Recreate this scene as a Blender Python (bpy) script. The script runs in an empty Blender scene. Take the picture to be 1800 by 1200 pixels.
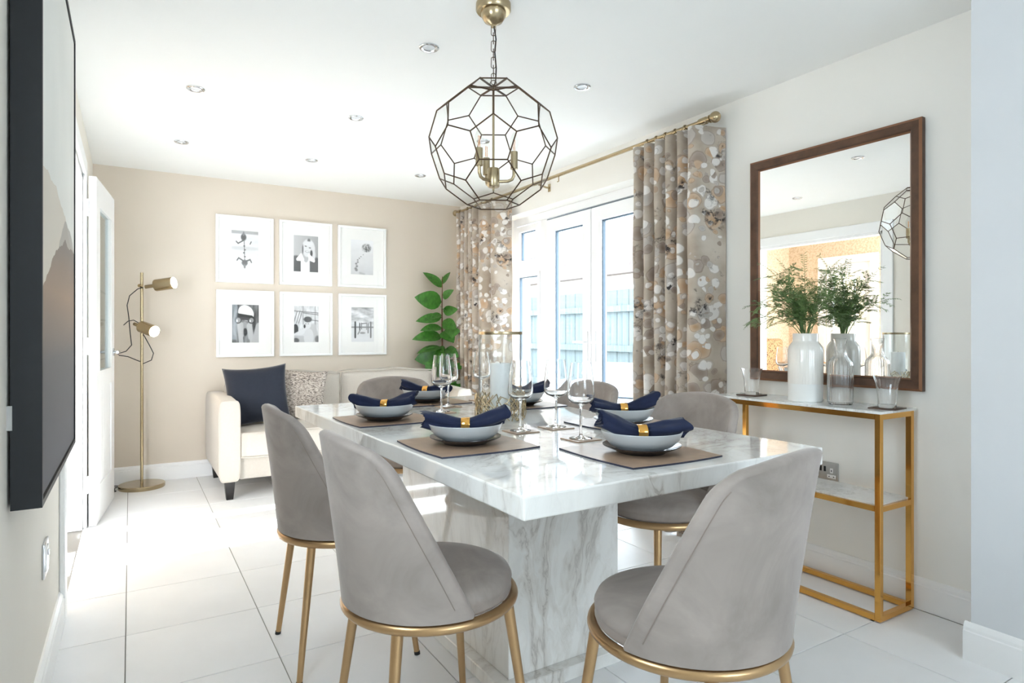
import bpy, bmesh, math, random
import numpy as np
from mathutils import Vector, Matrix
PI = math.pi
random.seed(7); rng = np.random.default_rng(5)
S = bpy.context.scene
COL = S.collection

# ------------------------------------------------------------------ camera
H = 2.365                       # ceiling
XL, XR, YB, YF = -.235, 2.76, 5.51, -3.2
YAW = math.radians(31.31)
cam_d = bpy.data.cameras.new('camera')
cam = bpy.data.objects.new('camera', cam_d); COL.objects.link(cam)
cam.location = (0, 0, 1.12); cam.rotation_euler = (PI/2, 0, -YAW)
cam_d.sensor_width = 36; cam_d.lens = 36*1103/1800
cam_d.shift_y = -13/1800; cam_d.clip_start = .02
S.camera = cam

# ------------------------------------------------------------------ world, sun, window light, exposure
W = bpy.data.worlds.new('sky'); S.world = W; W.use_nodes = True
wn = W.node_tree.nodes; wl = W.node_tree.links
wn['Background'].inputs[0].default_value = (.87, .935, 1.0, 1)
wn['Background'].inputs[1].default_value = 5.2

def light(name, kind, loc, direction, energy, color, size=None, portal=False):
    d = bpy.data.lights.new(name, kind); d.energy = energy; d.color = color
    o = bpy.data.objects.new(name, d); COL.objects.link(o); o.location = loc
    o.rotation_euler = Vector(direction).to_track_quat('-Z', 'Y').to_euler()
    if kind == 'AREA':
        d.shape = 'RECTANGLE'; d.size, d.size_y = size; d.cycles.is_portal = portal
    return o
SUN_E = math.radians(27)
sun = light('sun', 'SUN', (9, 4, 6), (-math.cos(SUN_E), -.045, -math.sin(SUN_E)), 24, (1, 1, 1))
sun.data.angle = math.radians(.6)
light('kitchen_portal', 'AREA', (1.12, YF-.05, 1.5), (0, 1, 0), 1, (1, 1, 1), (1.7, 1.1), portal=True)
light('side_portal', 'AREA', (XL-.05, .9, 1.55), (1, 0, 0), 1, (1, 1, 1), (.7, .9), portal=True)
light('living_room_window_daylight', 'AREA', (-1.3, 1.92, 1.35), (0, 1, 0), 16, (.97, .98, 1.0), (1.5, 1.4))
light('patio_portal', 'AREA', (3.02, 3.62, 1.06), (-1, 0, 0), 1, (1, 1, 1), (2.2, 2.1), portal=True)
S.view_settings.view_transform = 'Standard'; S.view_settings.look = 'None'
S.view_settings.gamma = 1; S.view_settings.use_curve_mapping = False
S.view_settings.exposure = 1.40
S.cycles.max_bounces = 14; S.cycles.diffuse_bounces = 7; S.cycles.glossy_bounces = 6
S.cycles.transmission_bounces = 8; S.cycles.transparent_max_bounces = 24
S.cycles.caustics_reflective = True; S.cycles.caustics_refractive = True
S.cycles.sample_clamp_indirect = 6; S.cycles.use_denoising = True
S.cycles.blur_glossy = .5

# ------------------------------------------------------------------ material helpers
def s2l(c):
    return tuple(((x/255)/12.92 if x/255 <= .04045 else ((x/255+.055)/1.055)**2.4) for x in c)
def rgb(r, g, b): return s2l((r, g, b)) + (1,)
class NT:
    def __init__(s, name):
        s.m = bpy.data.materials.new(name); s.m.use_nodes = True
        s.n = s.m.node_tree.nodes; s.l = s.m.node_tree.links
        s.b = s.n['Principled BSDF']; s.out = s.n['Material Output']
    def add(s, t, **kw):
        n = s.n.new(t)
        for k, v in kw.items(): setattr(n, k, v)
        return n
    def link(s, a, b): s.l.new(a, b)
    def coord(s, which='Object', scale=(1, 1, 1), rot=(0, 0, 0)):
        c = s.add('ShaderNodeTexCoord'); m = s.add('ShaderNodeMapping')
        m.inputs['Scale'].default_value = scale; m.inputs['Rotation'].default_value = rot
        s.link(c.outputs[which], m.inputs['Vector']); return m.outputs['Vector']
    def noise(s, vec, scale, detail=3, rough=.5, dist=0):
        n = s.add('ShaderNodeTexNoise'); n.inputs['Scale'].default_value = scale
        n.inputs['Detail'].default_value = detail; n.inputs['Roughness'].default_value = rough
        n.inputs['Distortion'].default_value = dist
        s.link(vec, n.inputs['Vector']); return n.outputs['Fac']
    def ramp(s, fac, stops, interp='LINEAR'):
        r = s.add('ShaderNodeValToRGB'); e = r.color_ramp.elements; r.color_ramp.interpolation = interp
        while len(e) < len(stops): e.new(.5)
        for i, (p, c) in enumerate(stops): e[i].position = p; e[i].color = c
        s.link(fac, r.inputs[0]); return r.outputs['Color']
    def mix(s, fac, a, b, mode='MIX'):
        m = s.add('ShaderNodeMix', data_type='RGBA', blend_type=mode)
        for sock, v in ((m.inputs[0], fac), (m.inputs[6], a), (m.inputs[7], b)):
            if hasattr(v, 'is_linked'): s.link(v, sock)
            else: sock.default_value = v
        return m.outputs[2]
    def math(s, op, a, b=None):
        m = s.add('ShaderNodeMath', operation=op)
        for sock, v in zip(m.inputs, (a, b)):
            if v is None: continue
            if hasattr(v, 'is_linked'): s.link(v, sock)
            else: sock.default_value = v
        return m.outputs[0]
    def bump(s, h, strength=.2, dist=.01):
        b = s.add('ShaderNodeBump'); b.inputs['Strength'].default_value = strength
        b.inputs['Distance'].default_value = dist
        s.link(h, b.inputs['Height']); s.link(b.outputs['Normal'], s.b.inputs['Normal'])
    def base(s, v):
        if hasattr(v, 'is_linked'): s.link(v, s.b.inputs['Base Color'])
        else: s.b.inputs['Base Color'].default_value = v

def paint(name, c, rough=.6, metal=0, var=.03, nscale=6, bump=0, bscale=200, spec=.5, sheen=0, coat=0):
    t = NT(name); v = t.coord()
    f = t.noise(v, nscale, 4)
    lo = tuple(x*(1-var) for x in c[:3])+(1,); hi = tuple(min(1, x*(1+var)) for x in c[:3])+(1,)
    t.base(t.ramp(f, [(.3, lo), (.7, hi)]))
    t.b.inputs['Roughness'].default_value = rough; t.b.inputs['Metallic'].default_value = metal
    t.b.inputs['Specular IOR Level'].default_value = spec
    if sheen:
        t.b.inputs['Sheen Weight'].default_value = sheen; t.b.inputs['Sheen Roughness'].default_value = .4
    t.b.inputs['Coat Weight'].default_value = coat
    if bump: t.bump(t.noise(v, bscale, 3), bump, .002)
    return t.m
def emit(name, c, strength):
    t = NT(name); t.base((0, 0, 0, 1))
    t.b.inputs['Emission Color'].default_value = c; t.b.inputs['Emission Strength'].default_value = strength
    return t.m
def thin_glass(name, tint=(.97, .985, .98, 1), refl=.05, edge=.6, rough=0.0, dk=.8, st=.45):
    t = NT(name); t.n.remove(t.b)
    tr = t.add('ShaderNodeBsdfTransparent'); gl = t.add('ShaderNodeBsdfGlossy'); mx = t.add('ShaderNodeMixShader')
    lw = t.add('ShaderNodeLayerWeight'); lw.inputs['Blend'].default_value = .32
    gl.inputs['Roughness'].default_value = rough; gl.inputs['Color'].default_value = (1, 1, 1, 1)
    dark = tuple(x*dk for x in tint[:3])+(1,)
    col = t.ramp(lw.outputs['Facing'], [(st, tint), (1, dark)])
    t.link(col, tr.inputs['Color'])
    p = t.math('POWER', lw.outputs['Facing'], 4.0)
    fac = t.math('ADD', t.math('MULTIPLY', p, edge), refl)
    t.link(fac, mx.inputs[0]); t.link(tr.outputs[0], mx.inputs[1]); t.link(gl.outputs[0], mx.inputs[2])
    t.link(mx.outputs[0], t.out.inputs['Surface'])
    return t.m

def real_glass(name, tint=(1, 1, 1, 1), ior=1.46):
    t = NT(name); t.base(tint); t.b.inputs['Roughness'].default_value = 0
    t.b.inputs['Transmission Weight'].default_value = 1; t.b.inputs['IOR'].default_value = ior
    return t.m
M = {}
M['crystal'] = real_glass('crystal_glass')
M['ceiling'] = paint('ceiling_paint', rgb(240, 240, 238), .9, var=.004, spec=.1)
M['beige'] = paint('beige_wall_paint', rgb(214, 203, 189), .85, var=.008, nscale=3, spec=.15)
M['pier'] = paint('pier_paint_cool_light_tint', rgb(213, 215, 218), .85, var=.008, nscale=3, spec=.15)  # same wall; the cool, dimmer light on the pier is put into this colour
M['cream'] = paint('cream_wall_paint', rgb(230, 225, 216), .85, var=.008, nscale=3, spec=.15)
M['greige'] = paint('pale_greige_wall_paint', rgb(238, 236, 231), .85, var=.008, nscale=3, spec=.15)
M['white'] = paint('white_gloss_paint', rgb(240, 240, 240), .35, var=.006)
M['upvc'] = paint('white_window_plastic', rgb(243, 244, 246), .3, var=.004)
M['gasket'] = paint('gasket_sky_reflection_tint', rgb(88, 106, 122), .5)  # blue of the reflected sky is put into the gasket colour
M['gold'] = paint('polished_gold', rgb(226, 172, 92), .09, 1, .02, 3)
M['satin_gold'] = paint('satin_gold_metal', rgb(186, 154, 114), .3, 1, .05, 20)
M['brass'] = paint('antique_brass', rgb(180, 163, 132), .27, 1, .06, 12)
M['came'] = paint('bronze_came', rgb(84, 66, 52), .42, .9, .15, 30)
M['chrome'] = paint('chrome', rgb(215, 218, 222), .12, 1, .01)
M['black'] = paint('black_plastic', rgb(22, 22, 24), .45)
M['darkwood'] = paint('dark_stained_wood', rgb(30, 26, 25), .4)
M['navyframe'] = paint('navy_black_stained_wood', rgb(7, 12, 18), .5, var=.25, nscale=40)
M['mirror'] = paint('mirror_silver', (.93, .94, .93, 1), .003, 1, 0)
M['glass'] = thin_glass('clear_glass', (.975, .985, .985, 1), .04, .9, dk=.5, st=.35)
M['winglass'] = thin_glass('window_glass', (.93, .97, .985, 1), .03, .4)
M['panelglass'] = thin_glass('lantern_glass', (.985, .99, .987, 1), .025, .45)
M['picglass'] = thin_glass('picture_glazing', (1, 1, 1, 1), .012, .25, dk=.95)
M['sofa'] = paint('cream_linen_weave', rgb(190, 182, 172), .9, var=.03, nscale=90, bump=.35, bscale=500, sheen=.2)
M['navy'] = paint('navy_cotton', rgb(28, 34, 48), .85, var=.08, nscale=60, bump=.25, bscale=600, sheen=.25)
M['napkin'] = paint('navy_linen_napkin', rgb(13, 26, 58), .85, var=.10, nscale=50, bump=.3, bscale=500, sheen=.2)
M['bowl'] = paint('pale_grey_blue_stoneware', rgb(188, 194, 198), .28, var=.02, coat=.3)
M['plate'] = paint('charcoal_glazed_stoneware', rgb(36, 35, 40), .22, var=.08, coat=.2)
M['candle'] = paint('white_wax', rgb(236, 236, 236), .5)
M['leaf'] = paint('glossy_green_leaf', rgb(66, 122, 46), .34, var=.35, nscale=9)
M['twig'] = paint('brown_stem', rgb(104, 70, 48), .7)
M['fern'] = paint('fern_green', rgb(104, 132, 78), .55, var=.35, nscale=25)
M['grout'] = paint('grey_grout', rgb(150, 148, 144), .9)
M['ceramic'] = paint('white_ceramic', rgb(240, 240, 238), .35)
M['ceramic_glaze'] = paint('white_ceramic_ribbed_glaze', rgb(238, 234, 228), .16, coat=.4)
M['mat_white'] = paint('white_mount_board', rgb(234, 233, 230), .85, var=.003)
M['frame_white'] = paint('white_picture_frame', rgb(238, 238, 237), .4, var=.004)
M['coaster'] = paint('bronze_leather', rgb(164, 138, 116), .38, var=.12, nscale=30, bump=.2, bscale=300)
M['matedge'] = paint('navy_leather_edge', rgb(40, 44, 62), .5)
M['coaster_dark'] = paint('dark_brown_leather', rgb(84, 64, 54), .45, var=.12, nscale=30)
M['steel'] = paint('brushed_steel', rgb(186, 186, 184), .35, .55, .04, 60)
M['plastic_white'] = paint('white_plastic', rgb(238, 238, 238), .4)
M['bulb'] = emit('lit_lamp_diffuser', (1, .86, .66, 1), 9)
M['filament'] = paint('amber_filament', rgb(230, 150, 70), .4)
M['bulbglass'] = thin_glass('bulb_glass', (.96, .96, .95, 1), .05, .6)
M['spot'] = paint('downlight_lens', rgb(225, 228, 232), .12, 0, .02, spec=.8)

def tile_mat():
    t = NT('off_white_porcelain_tile'); v = t.coord()
    oi = t.add('ShaderNodeObjectInfo')
    f = t.noise(v, 3, 5)
    c = t.ramp(f, [(.3, rgb(235, 235, 236)), (.7, rgb(242, 242, 243))])
    k = t.math('ADD', t.math('MULTIPLY', oi.outputs['Random'], .03), .97)
    cc = t.add('ShaderNodeCombineColor')
    for i in range(3): t.link(k, cc.inputs[i])
    t.base(t.mix(1.0, c, cc.outputs[0], 'MULTIPLY'))
    t.b.inputs['Roughness'].default_value = .42; t.b.inputs['Specular IOR Level'].default_value = .3
    return t.m
M['tile'] = tile_mat()

def marble(name, base, vein, vein2, rough, scale, rot, warm=.5, lo=.36, hi=.52):
    t = NT(name)
    v = t.coord('Object', (scale*1.0, scale*1.0, scale*.38), rot)
    w = t.noise(v, 1.4, 5, .6)
    add = t.add('ShaderNodeVectorMath', operation='MULTIPLY_ADD')
    cw = t.add('ShaderNodeCombineXYZ'); t.link(w, cw.inputs[0]); t.link(w, cw.inputs[1])
    t.link(cw.outputs[0], add.inputs[0]); add.inputs[1].default_value = (.9, .7, .5); t.link(v, add.inputs[2])
    n1 = t.noise(add.outputs[0], 3.2, 8, .62, .8)
    n2 = t.noise(add.outputs[0], 8.0, 6, .6, .5)
    r1 = t.math('ABSOLUTE', t.math('SUBTRACT', n1, .5))
    c = t.ramp(r1, [(0, vein), (.018, vein2), (.10, base), (1, base)])
    c2 = t.ramp(n2, [(lo, tuple(x*.90 for x in base[:3])+(1,)), (hi, base)])
    patch = t.ramp(t.noise(v, 1.1, 3), [(.42, (0, 0, 0, 1)), (.60, (1, 1, 1, 1))])
    out = t.mix(patch, base, t.mix(1.0, c, c2, 'DARKEN'))
    out = t.mix(.35, out, t.mix(1.0, base, c2, 'DARKEN'))
    t.base(out); t.b.inputs['Roughness'].default_value = rough
    t.b.inputs['Coat Weight'].default_value = .3; t.b.inputs['Coat Roughness'].default_value = .03
    return t.m
M['marble'] = marble('polished_white_marble', rgb(238, 237, 234), rgb(158, 148, 140), rgb(206, 200, 192), .06, 1.7, (0, math.radians(38), math.radians(15)))
M['marble_glass'] = marble('marble_print_glass', rgb(236, 238, 238), rgb(180, 178, 176), rgb(214, 212, 210), .08, 3.5, (.4, .8, .3))

def velvet(name, c):
    t = NT(name); v = t.coord()
    f = t.noise(v, 5, 5, .6, .8); g = t.noise(v, 70, 2)
    a = tuple(x*.82 for x in c[:3])+(1,); b = tuple(min(1, x*1.12) for x in c[:3])+(1,)
    t.base(t.ramp(f, [(.35, a), (.65, b)])); t.b.inputs['Roughness'].default_value = .85
    t.b.inputs['Sheen Weight'].default_value = .55; t.b.inputs['Sheen Roughness'].default_value = .35
    t.b.inputs['Sheen Tint'].default_value = rgb(222, 219, 218); t.b.inputs['Specular IOR Level'].default_value = .15
    t.bump(g, .15, .001); return t.m
M['velvet'] = velvet('taupe_velvet', rgb(158, 148, 142))
M['seam'] = paint('taupe_thread', rgb(140, 128, 120), .9)

def bronze_frame():
    t = NT('brown_bronze_wood'); v = t.coord('Object', (1, 1, 1))
    f = t.noise(v, 14, 6, .6); c = t.ramp(f, [(.3, rgb(72, 52, 41)), (.7, rgb(100, 73, 57))])
    t.base(c); t.b.inputs['Roughness'].default_value = .4; t.b.inputs['Metallic'].default_value = .35; return t.m
M['bronze'] = bronze_frame()
M['bronze_edge'] = paint('copper_edge', rgb(138, 96, 70), .35, .5)

def curtain_mat():
    t = NT('blot_print_curtain_fabric'); c = t.add('ShaderNodeTexCoord'); uv = c.outputs['UV']
    wob = t.add('ShaderNodeTexNoise'); wob.inputs['Scale'].default_value = 14; t.link(uv, wob.inputs['Vector'])
    ma = t.add('ShaderNodeVectorMath', operation='MULTIPLY_ADD'); t.link(wob.outputs['Color'], ma.inputs[0])
    ma.inputs[1].default_value = (.035, .035, 0); t.link(uv, ma.inputs[2]); vec = ma.outputs[0]
    base = t.ramp(t.noise(uv, 5, 4), [(.35, rgb(160, 145, 129)), (.65, rgb(194, 183, 170))])
    tan, wht, gry, brn, drk = rgb(172, 134, 92), rgb(222, 220, 218), rgb(164, 158, 154), rgb(116, 95, 80), rgb(48, 41, 40)
    def layer(prev, scale, rad, stops, keep):
        vo = t.add('ShaderNodeTexVoronoi'); vo.inputs['Scale'].default_value = scale; t.link(vec, vo.inputs['Vector'])
        vo.inputs['Randomness'].default_value = .9
        sep = t.add('ShaderNodeSeparateColor'); t.link(vo.outputs['Color'], sep.inputs[0])
        colr = t.ramp(sep.outputs[0], stops, 'CONSTANT')
        inside = t.math('LESS_THAN', vo.outputs['Distance'], rad)
        k = t.math('LESS_THAN', sep.outputs[1], keep)
        colr = t.mix(t.math('MULTIPLY', vo.outputs['Distance'], .8), colr, rgb(225, 215, 205))
        ring = t.math('GREATER_THAN', vo.outputs['Distance'], rad-.045)
        colr = t.mix(t.math('MULTIPLY', ring, .45), colr, brn)
        return t.mix(t.math('MULTIPLY', t.math('MULTIPLY', inside, k), .9), prev, colr)
    o = layer(base, 9, .46, [(0, gry), (.2, tan), (.5, brn), (.72, tan), (.86, wht)], .85)
    o = layer(o, 14, .44, [(0, wht), (.4, tan), (.62, wht), (.8, brn)], .62)
    o = layer(o, 23, .42, [(0, wht), (.35, gry), (.55, wht), (.75, tan), (.9, brn)], .5)
    dk = t.ramp(t.noise(vec, 4.5, 5, .65), [(.55, (0, 0, 0, 1)), (.63, (1, 1, 1, 1))])
    dk2 = t.ramp(t.noise(vec, 26, 4, .6), [(.48, (0, 0, 0, 1)), (.56, (1, 1, 1, 1))])
    o = t.mix(t.mix(1.0, dk, dk2, 'MULTIPLY'), o, drk)
    t.base(o); t.b.inputs['Roughness'].default_value = .8; t.b.inputs['Sheen Weight'].default_value = .15
    return t.m
M['curtain'] = curtain_mat()

def tweed():
    t = NT('beige_tweed_weave'); v = t.coord('Object', (60, 60, 60)); v2 = t.coord('Object', (70, 30, 150))
    n = t.noise(v2, 1, 3, .7); k = t.noise(t.coord('Object', (40, 30, 190)), 1, 3, .7)
    c = t.ramp(n, [(.36, rgb(62, 58, 64)), (.45, rgb(160, 150, 142)), (.62, rgb(214, 207, 200))])
    d = t.ramp(k, [(.36, rgb(104, 84, 64)), (.46, rgb(222, 214, 206)), (.7, rgb(240, 236, 230))])
    t.base(t.mix(.5, c, d, 'MULTIPLY')); t.b.inputs['Roughness'].default_value = .95; t.bump(n, .6, .004); return t.m
M['tweed'] = tweed()

def canvas_mat():
    # abstract painting: pale sky, sandy bank and a large rounded brown-grey form
    t = NT('abstract_painted_canvas'); c = t.add('ShaderNodeTexCoord'); sp = t.add('ShaderNodeSeparateXYZ')
    t.link(c.outputs['Object'], sp.inputs[0]); y, z = sp.outputs[1], sp.outputs[2]
    wob = t.noise(c.outputs['Object'], 5, 3)
    def bank(c0, a, cy, w):
        d = t.math('DIVIDE', t.math('SUBTRACT', y, cy), w)
        edge = t.math('SUBTRACT', c0, t.math('MULTIPLY', t.math('MULTIPLY', d, d), a))
        e = t.math('ADD', edge, t.math('MULTIPLY', t.math('SUBTRACT', wob, .5), .08))
        return t.math('GREATER_THAN', e, z)
    sky = t.ramp(t.noise(c.outputs['Object'], 2, 3), [(.3, rgb(226, 226, 221)), (.7, rgb(236, 235, 230))])
    sand = rgb(214, 206, 194)
    body = t.ramp(t.math('DIVIDE', z, 1.5), [(.0, rgb(84, 84, 92)), (.22, rgb(104, 101, 104)), (.34, rgb(160, 136, 118)), (.44, rgb(140, 128, 120)), (.62, rgb(156, 148, 142))])
    o = t.mix(bank(.80, .06, .2, .5), sky, sand)
    o = t.mix(t.math('MULTIPLY', bank(.75, .22, .74, .45), .8), o, rgb(172, 166, 160))
    o = t.mix(bank(.69, .17, .80, .72), o, body)
    t.base(o); t.b.inputs['Roughness'].default_value = .7; return t.m
M['canvas'] = canvas_mat()

def wallpaper():
    t = NT('tan_flecked_wallpaper'); v = t.coord(); n = t.noise(v, 45, 3, .6)
    t.base(t.ramp(n, [(.4, rgb(204, 182, 154)), (.55, rgb(222, 204, 180))])); t.b.inputs['Roughness'].default_value = .8; return t.m
M['wallpaper'] = wallpaper()
def spotted():
    t = NT('brown_spotted_fabric'); v = t.coord(); vo = t.add('ShaderNodeTexVoronoi'); vo.inputs['Scale'].default_value = 42
    t.link(v, vo.inputs['Vector']); t.base(t.ramp(vo.outputs['Distance'], [(.30, rgb(74, 50, 34)), (.42, rgb(196, 158, 116))]))
    t.b.inputs['Roughness'].default_value = .9; return t.m
M['spotted'] = spotted()
M['greyfab'] = paint('grey_fabric', rgb(110, 112, 114), .9)
def fence_mat():
    t = NT('weathered_fence_board'); v = t.coord('Object', (30, 30, 1.2)); f = t.noise(v, 1, 4)
    t.base(t.ramp(f, [(.3, rgb(70, 80, 82)), (.7, rgb(94, 103, 104))])); t.b.inputs['Roughness'].default_value = .85; return t.m
M['fence'] = fence_mat()
def brick_mat():
    t = NT('red_brick_far'); b = t.add('ShaderNodeTexBrick'); b.inputs['Scale'].default_value = 1
    t.link(t.coord('Object', (1, 1, 1), (PI/2, 0, PI/2)), b.inputs['Vector'])
    b.inputs['Color1'].default_value = rgb(92, 42, 34); b.inputs['Color2'].default_value = rgb(80, 38, 32); b.inputs['Mortar'].default_value = rgb(190, 180, 170)
    b.inputs['Brick Width'].default_value = .225; b.inputs['Row Height'].default_value = .075; b.inputs['Mortar Size'].default_value = .012
    t.base(b.outputs['Color']); t.b.inputs['Roughness'].default_value = .9; return t.m
M['brick'] = brick_mat()
M['rooftile'] = paint('grey_roof_tile', rgb(98, 88, 84), .8, var=.1, nscale=8)
M['paving'] = paint('pale_paving_slab', rgb(140, 138, 134), .85, var=.06)
M['outdoor'] = paint('pale_blue_grey_rattan', rgb(130, 140, 150), .8, var=.1, nscale=60)
M['outdoor_cushion'] = paint('white_outdoor_cushion', rgb(170, 178, 188), .9)

# ------------------------------------------------------------------ geometry helpers
class B:
    """collects geometry and links it as one mesh object"""
    def __init__(s): s.bm = bmesh.new()
    def box(s, lo, hi, mi=0, bevel=0, seg=2):
        x0, y0, z0 = lo; x1, y1, z1 = hi
        vs = [s.bm.verts.new(p) for p in ((x0,y0,z0),(x1,y0,z0),(x1,y1,z0),(x0,y1,z0),(x0,y0,z1),(x1,y0,z1),(x1,y1,z1),(x0,y1,z1))]
        fs = [s.bm.faces.new([vs[i] for i in q]) for q in ((0,3,2,1),(4,5,6,7),(0,1,5,4),(1,2,6,5),(2,3,7,6),(3,0,4,7))]
        for f in fs: f.material_index = mi
        if bevel:
            es = list({e for f in fs for e in f.edges})
            r = bmesh.ops.bevel(s.bm, geom=es, offset=bevel, segments=seg, profile=.5, affect='EDGES')
            for f in r['faces']: f.material_index = mi
        return s
    def tube(s, pts, r, n=10, cap=True, mi=0, closed=False):
        pts = [Vector(p) for p in pts]; m = len(pts)
        rs = r if hasattr(r, '__len__') else [r]*m
        rings = []; prev = None
        for i, p in enumerate(pts):
            if closed: t = pts[(i+1) % m]-pts[i-1]
            else: t = pts[min(i+1, m-1)]-pts[max(i-1, 0)]
            t.normalize()
            if prev is None:
                a = Vector((0, 0, 1)) if abs(t.z) < .9 else Vector((1, 0, 0))
                u = t.cross(a).normalized()
            else: u = (prev-t*prev.dot(t)).normalized()
            prev = u; w = t.cross(u)
            rings.append([s.bm.verts.new(p+(u*math.cos(2*PI*k/n)+w*math.sin(2*PI*k/n))*rs[i]) for k in range(n)])
        for i in range(m if closed else m-1):
            a, b = rings[i], rings[(i+1) % m]
            off = 0
            if closed and i == m-1:
                off = min(range(n), key=lambda o: (a[0].co-b[o].co).length)
            for k in range(n):
                f = s.bm.faces.new((a[k], a[(k+1) % n], b[(k+1+off) % n], b[(k+off) % n])); f.material_index = mi
        if cap and not closed:
            f = s.bm.faces.new(rings[0][::-1]); f.material_index = mi
            f = s.bm.faces.new(rings[-1]); f.material_index = mi
        return s
    def lathe(s, prof, n=32, c=(0, 0, 0), mi=0, flute=0, nf=0):
        rings = []
        for q in prof:
            r, z = q[0], q[1]; fl = q[2] if len(q) > 2 else 0
            if r < 1e-6: rings.append([s.bm.verts.new((c[0], c[1], c[2]+z))])
            else:
                rings.append([s.bm.verts.new((c[0]+(r+fl*flute*math.cos(nf*2*PI*k/n))*math.cos(2*PI*k/n),
                    c[1]+(r+fl*flute*math.cos(nf*2*PI*k/n))*math.sin(2*PI*k/n), c[2]+z)) for k in range(n)])
        for a, b in zip(rings, rings[1:]):
            for k in range(n):
                k2 = (k+1) % n
                if len(a) == 1 and len(b) == 1: continue
                if len(a) == 1: f = s.bm.faces.new((a[0], b[k2], b[k]))
                elif len(b) == 1: f = s.bm.faces.new((a[k], a[k2], b[0]))
                else: f = s.bm.faces.new((a[k], a[k2], b[k2], b[k]))
                f.material_index = mi
        return s
    def prism(s, poly, z0, z1, mi=0, mi_side=None):
        a = [s.bm.verts.new((x, y, z0)) for x, y in poly]; b = [s.bm.verts.new((x, y, z1)) for x, y in poly]
        s.bm.faces.new(a[::-1]).material_index = mi if mi_side is None else mi_side
        s.bm.faces.new(b).material_index = mi
        n = len(poly)
        for i in range(n):
            s.bm.faces.new((a[i], a[(i+1) % n], b[(i+1) % n], b[i])).material_index = mi if mi_side is None else mi_side
        return s
    def grid(s, fn, nu, nv, closed_u=False, mi=0, flip=False, uvfn=None):
        vs = [[s.bm.verts.new(fn(i/nu, j/nv)) for j in range(nv+1)] for i in range(nu if closed_u else nu+1)]
        lay = s.bm.loops.layers.uv.verify() if uvfn else None
        for i in range(nu):
            for j in range(nv):
                i2 = (i+1) % nu if closed_u else i+1
                q = (vs[i][j], vs[i2][j], vs[i2][j+1], vs[i][j+1]); ij = ((i, j), (i+1, j), (i+1, j+1), (i, j+1))
                if flip: q = q[::-1]; ij = ij[::-1]
                f = s.bm.faces.new(q); f.material_index = mi
                if lay:
                    for lp, (a, b) in zip(f.loops, ij): lp[lay].uv = uvfn(a/nu, b/nv)
        return s
    def sphere(s, c, r, u=20, v=12, mi=0):
        rr = r if hasattr(r, '__len__') else (r, r, r)
        m = bmesh.ops.create_uvsphere(s.bm, u_segments=u, v_segments=v, radius=1)
        for vt in m['verts']: vt.co = Vector((c[0]+vt.co.x*rr[0], c[1]+vt.co.y*rr[1], c[2]+vt.co.z*rr[2]))
        return s
    def xform(s, mat): bmesh.ops.transform(s.bm, matrix=mat, verts=s.bm.verts); return s
    def mesh(s, name, mats, smooth=True, angle=40):
        bmesh.ops.recalc_face_normals(s.bm, faces=s.bm.faces)
        me = bpy.data.meshes.new(name); s.bm.to_mesh(me); s.bm.free()
        for m in (mats if isinstance(mats, (list, tuple)) else [mats]): me.materials.append(M[m] if isinstance(m, str) else m)
        if smooth:
            me.polygons.foreach_set('use_smooth', [True]*len(me.polygons)); me.set_sharp_from_angle(angle=math.radians(angle))
        return me
    def build(s, name, mats, parent=None, smooth=True, angle=40, loc=None):
        return link(name, s.mesh(name, mats, smooth, angle), parent, loc)
def link(name, me, parent=None, loc=None, rot=None):
    o = bpy.data.objects.new(name, me); COL.objects.link(o); o.parent = parent
    if loc is not None: o.location = loc
    if rot is not None: o.rotation_euler = rot
    return o
def tag(o, label=None, cat=None, group=None, kind=None):
    if label: o['label'] = label
    if cat: o['category'] = cat
    if group: o['group'] = group
    if kind: o['kind'] = kind
    return o
def thing(name, label, cat, loc=(0, 0, 0), rotz=0, group=None):
    o = link(name, None, None, loc, (0, 0, rotz)); o.empty_display_size = .1
    return tag(o, label, cat, group)
def struct(name, b, mat, label, parent=None, smooth=False):
    o = b.build(name, mat, parent, smooth)
    return tag(o, label, kind='structure')
def copy_tree(o, parent=None):
    c = o.copy(); COL.objects.link(c); c.parent = parent
    for ch in list(o.children): copy_tree(ch, c)
    return c

# ================================================================== ROOM SHELL
T = .12
# floor: grout bed and single tiles
fl = B().box((XL-.1, YF, -.08), (XR+.3, YB+.1, -.004))
floor = struct('floor', fl, 'grout', 'off-white square tiled floor with thin grey grout lines')
P_T = .459; G = .0035
full_tile = B().box((G/2, G/2, -.02), (P_T-G/2, P_T-G/2, 0), bevel=.0012, seg=1).mesh('tile', 'tile', smooth=False)
x0 = -.015 - P_T; y0 = 1.36 - 10*P_T
for i in range(7):
    for j in range(20):
        ax, ay = x0+i*P_T, y0+j*P_T
        bx, by = ax+P_T, ay+P_T
        lx, hx = max(ax, XL), min(bx, XR); ly, hy = max(ay, YF), min(by, YB)
        if hx-lx < .01 or hy-ly < .01: continue
        if lx == ax and hx == bx and ly == ay and hy == by:
            link('tile', full_tile, floor, (ax, ay, 0))
        else:
            B().box((lx-ax+G/2, ly-ay+G/2, -.02), (hx-ax-G/2, hy-ay-G/2, 0)).build('tile', 'tile', floor, smooth=False, loc=(ax, ay, 0))
struct('ceiling', B().box((XL-.1, YF-.1, H), (XR+.35, YB+.1, H+.1)), 'ceiling', 'smooth white ceiling with recessed downlights')
struct('wall_back', B().box((XL-.1, YB, 0), (XR+.3, YB+T, H)), 'beige', 'plain beige feature wall behind the sofa')
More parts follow.
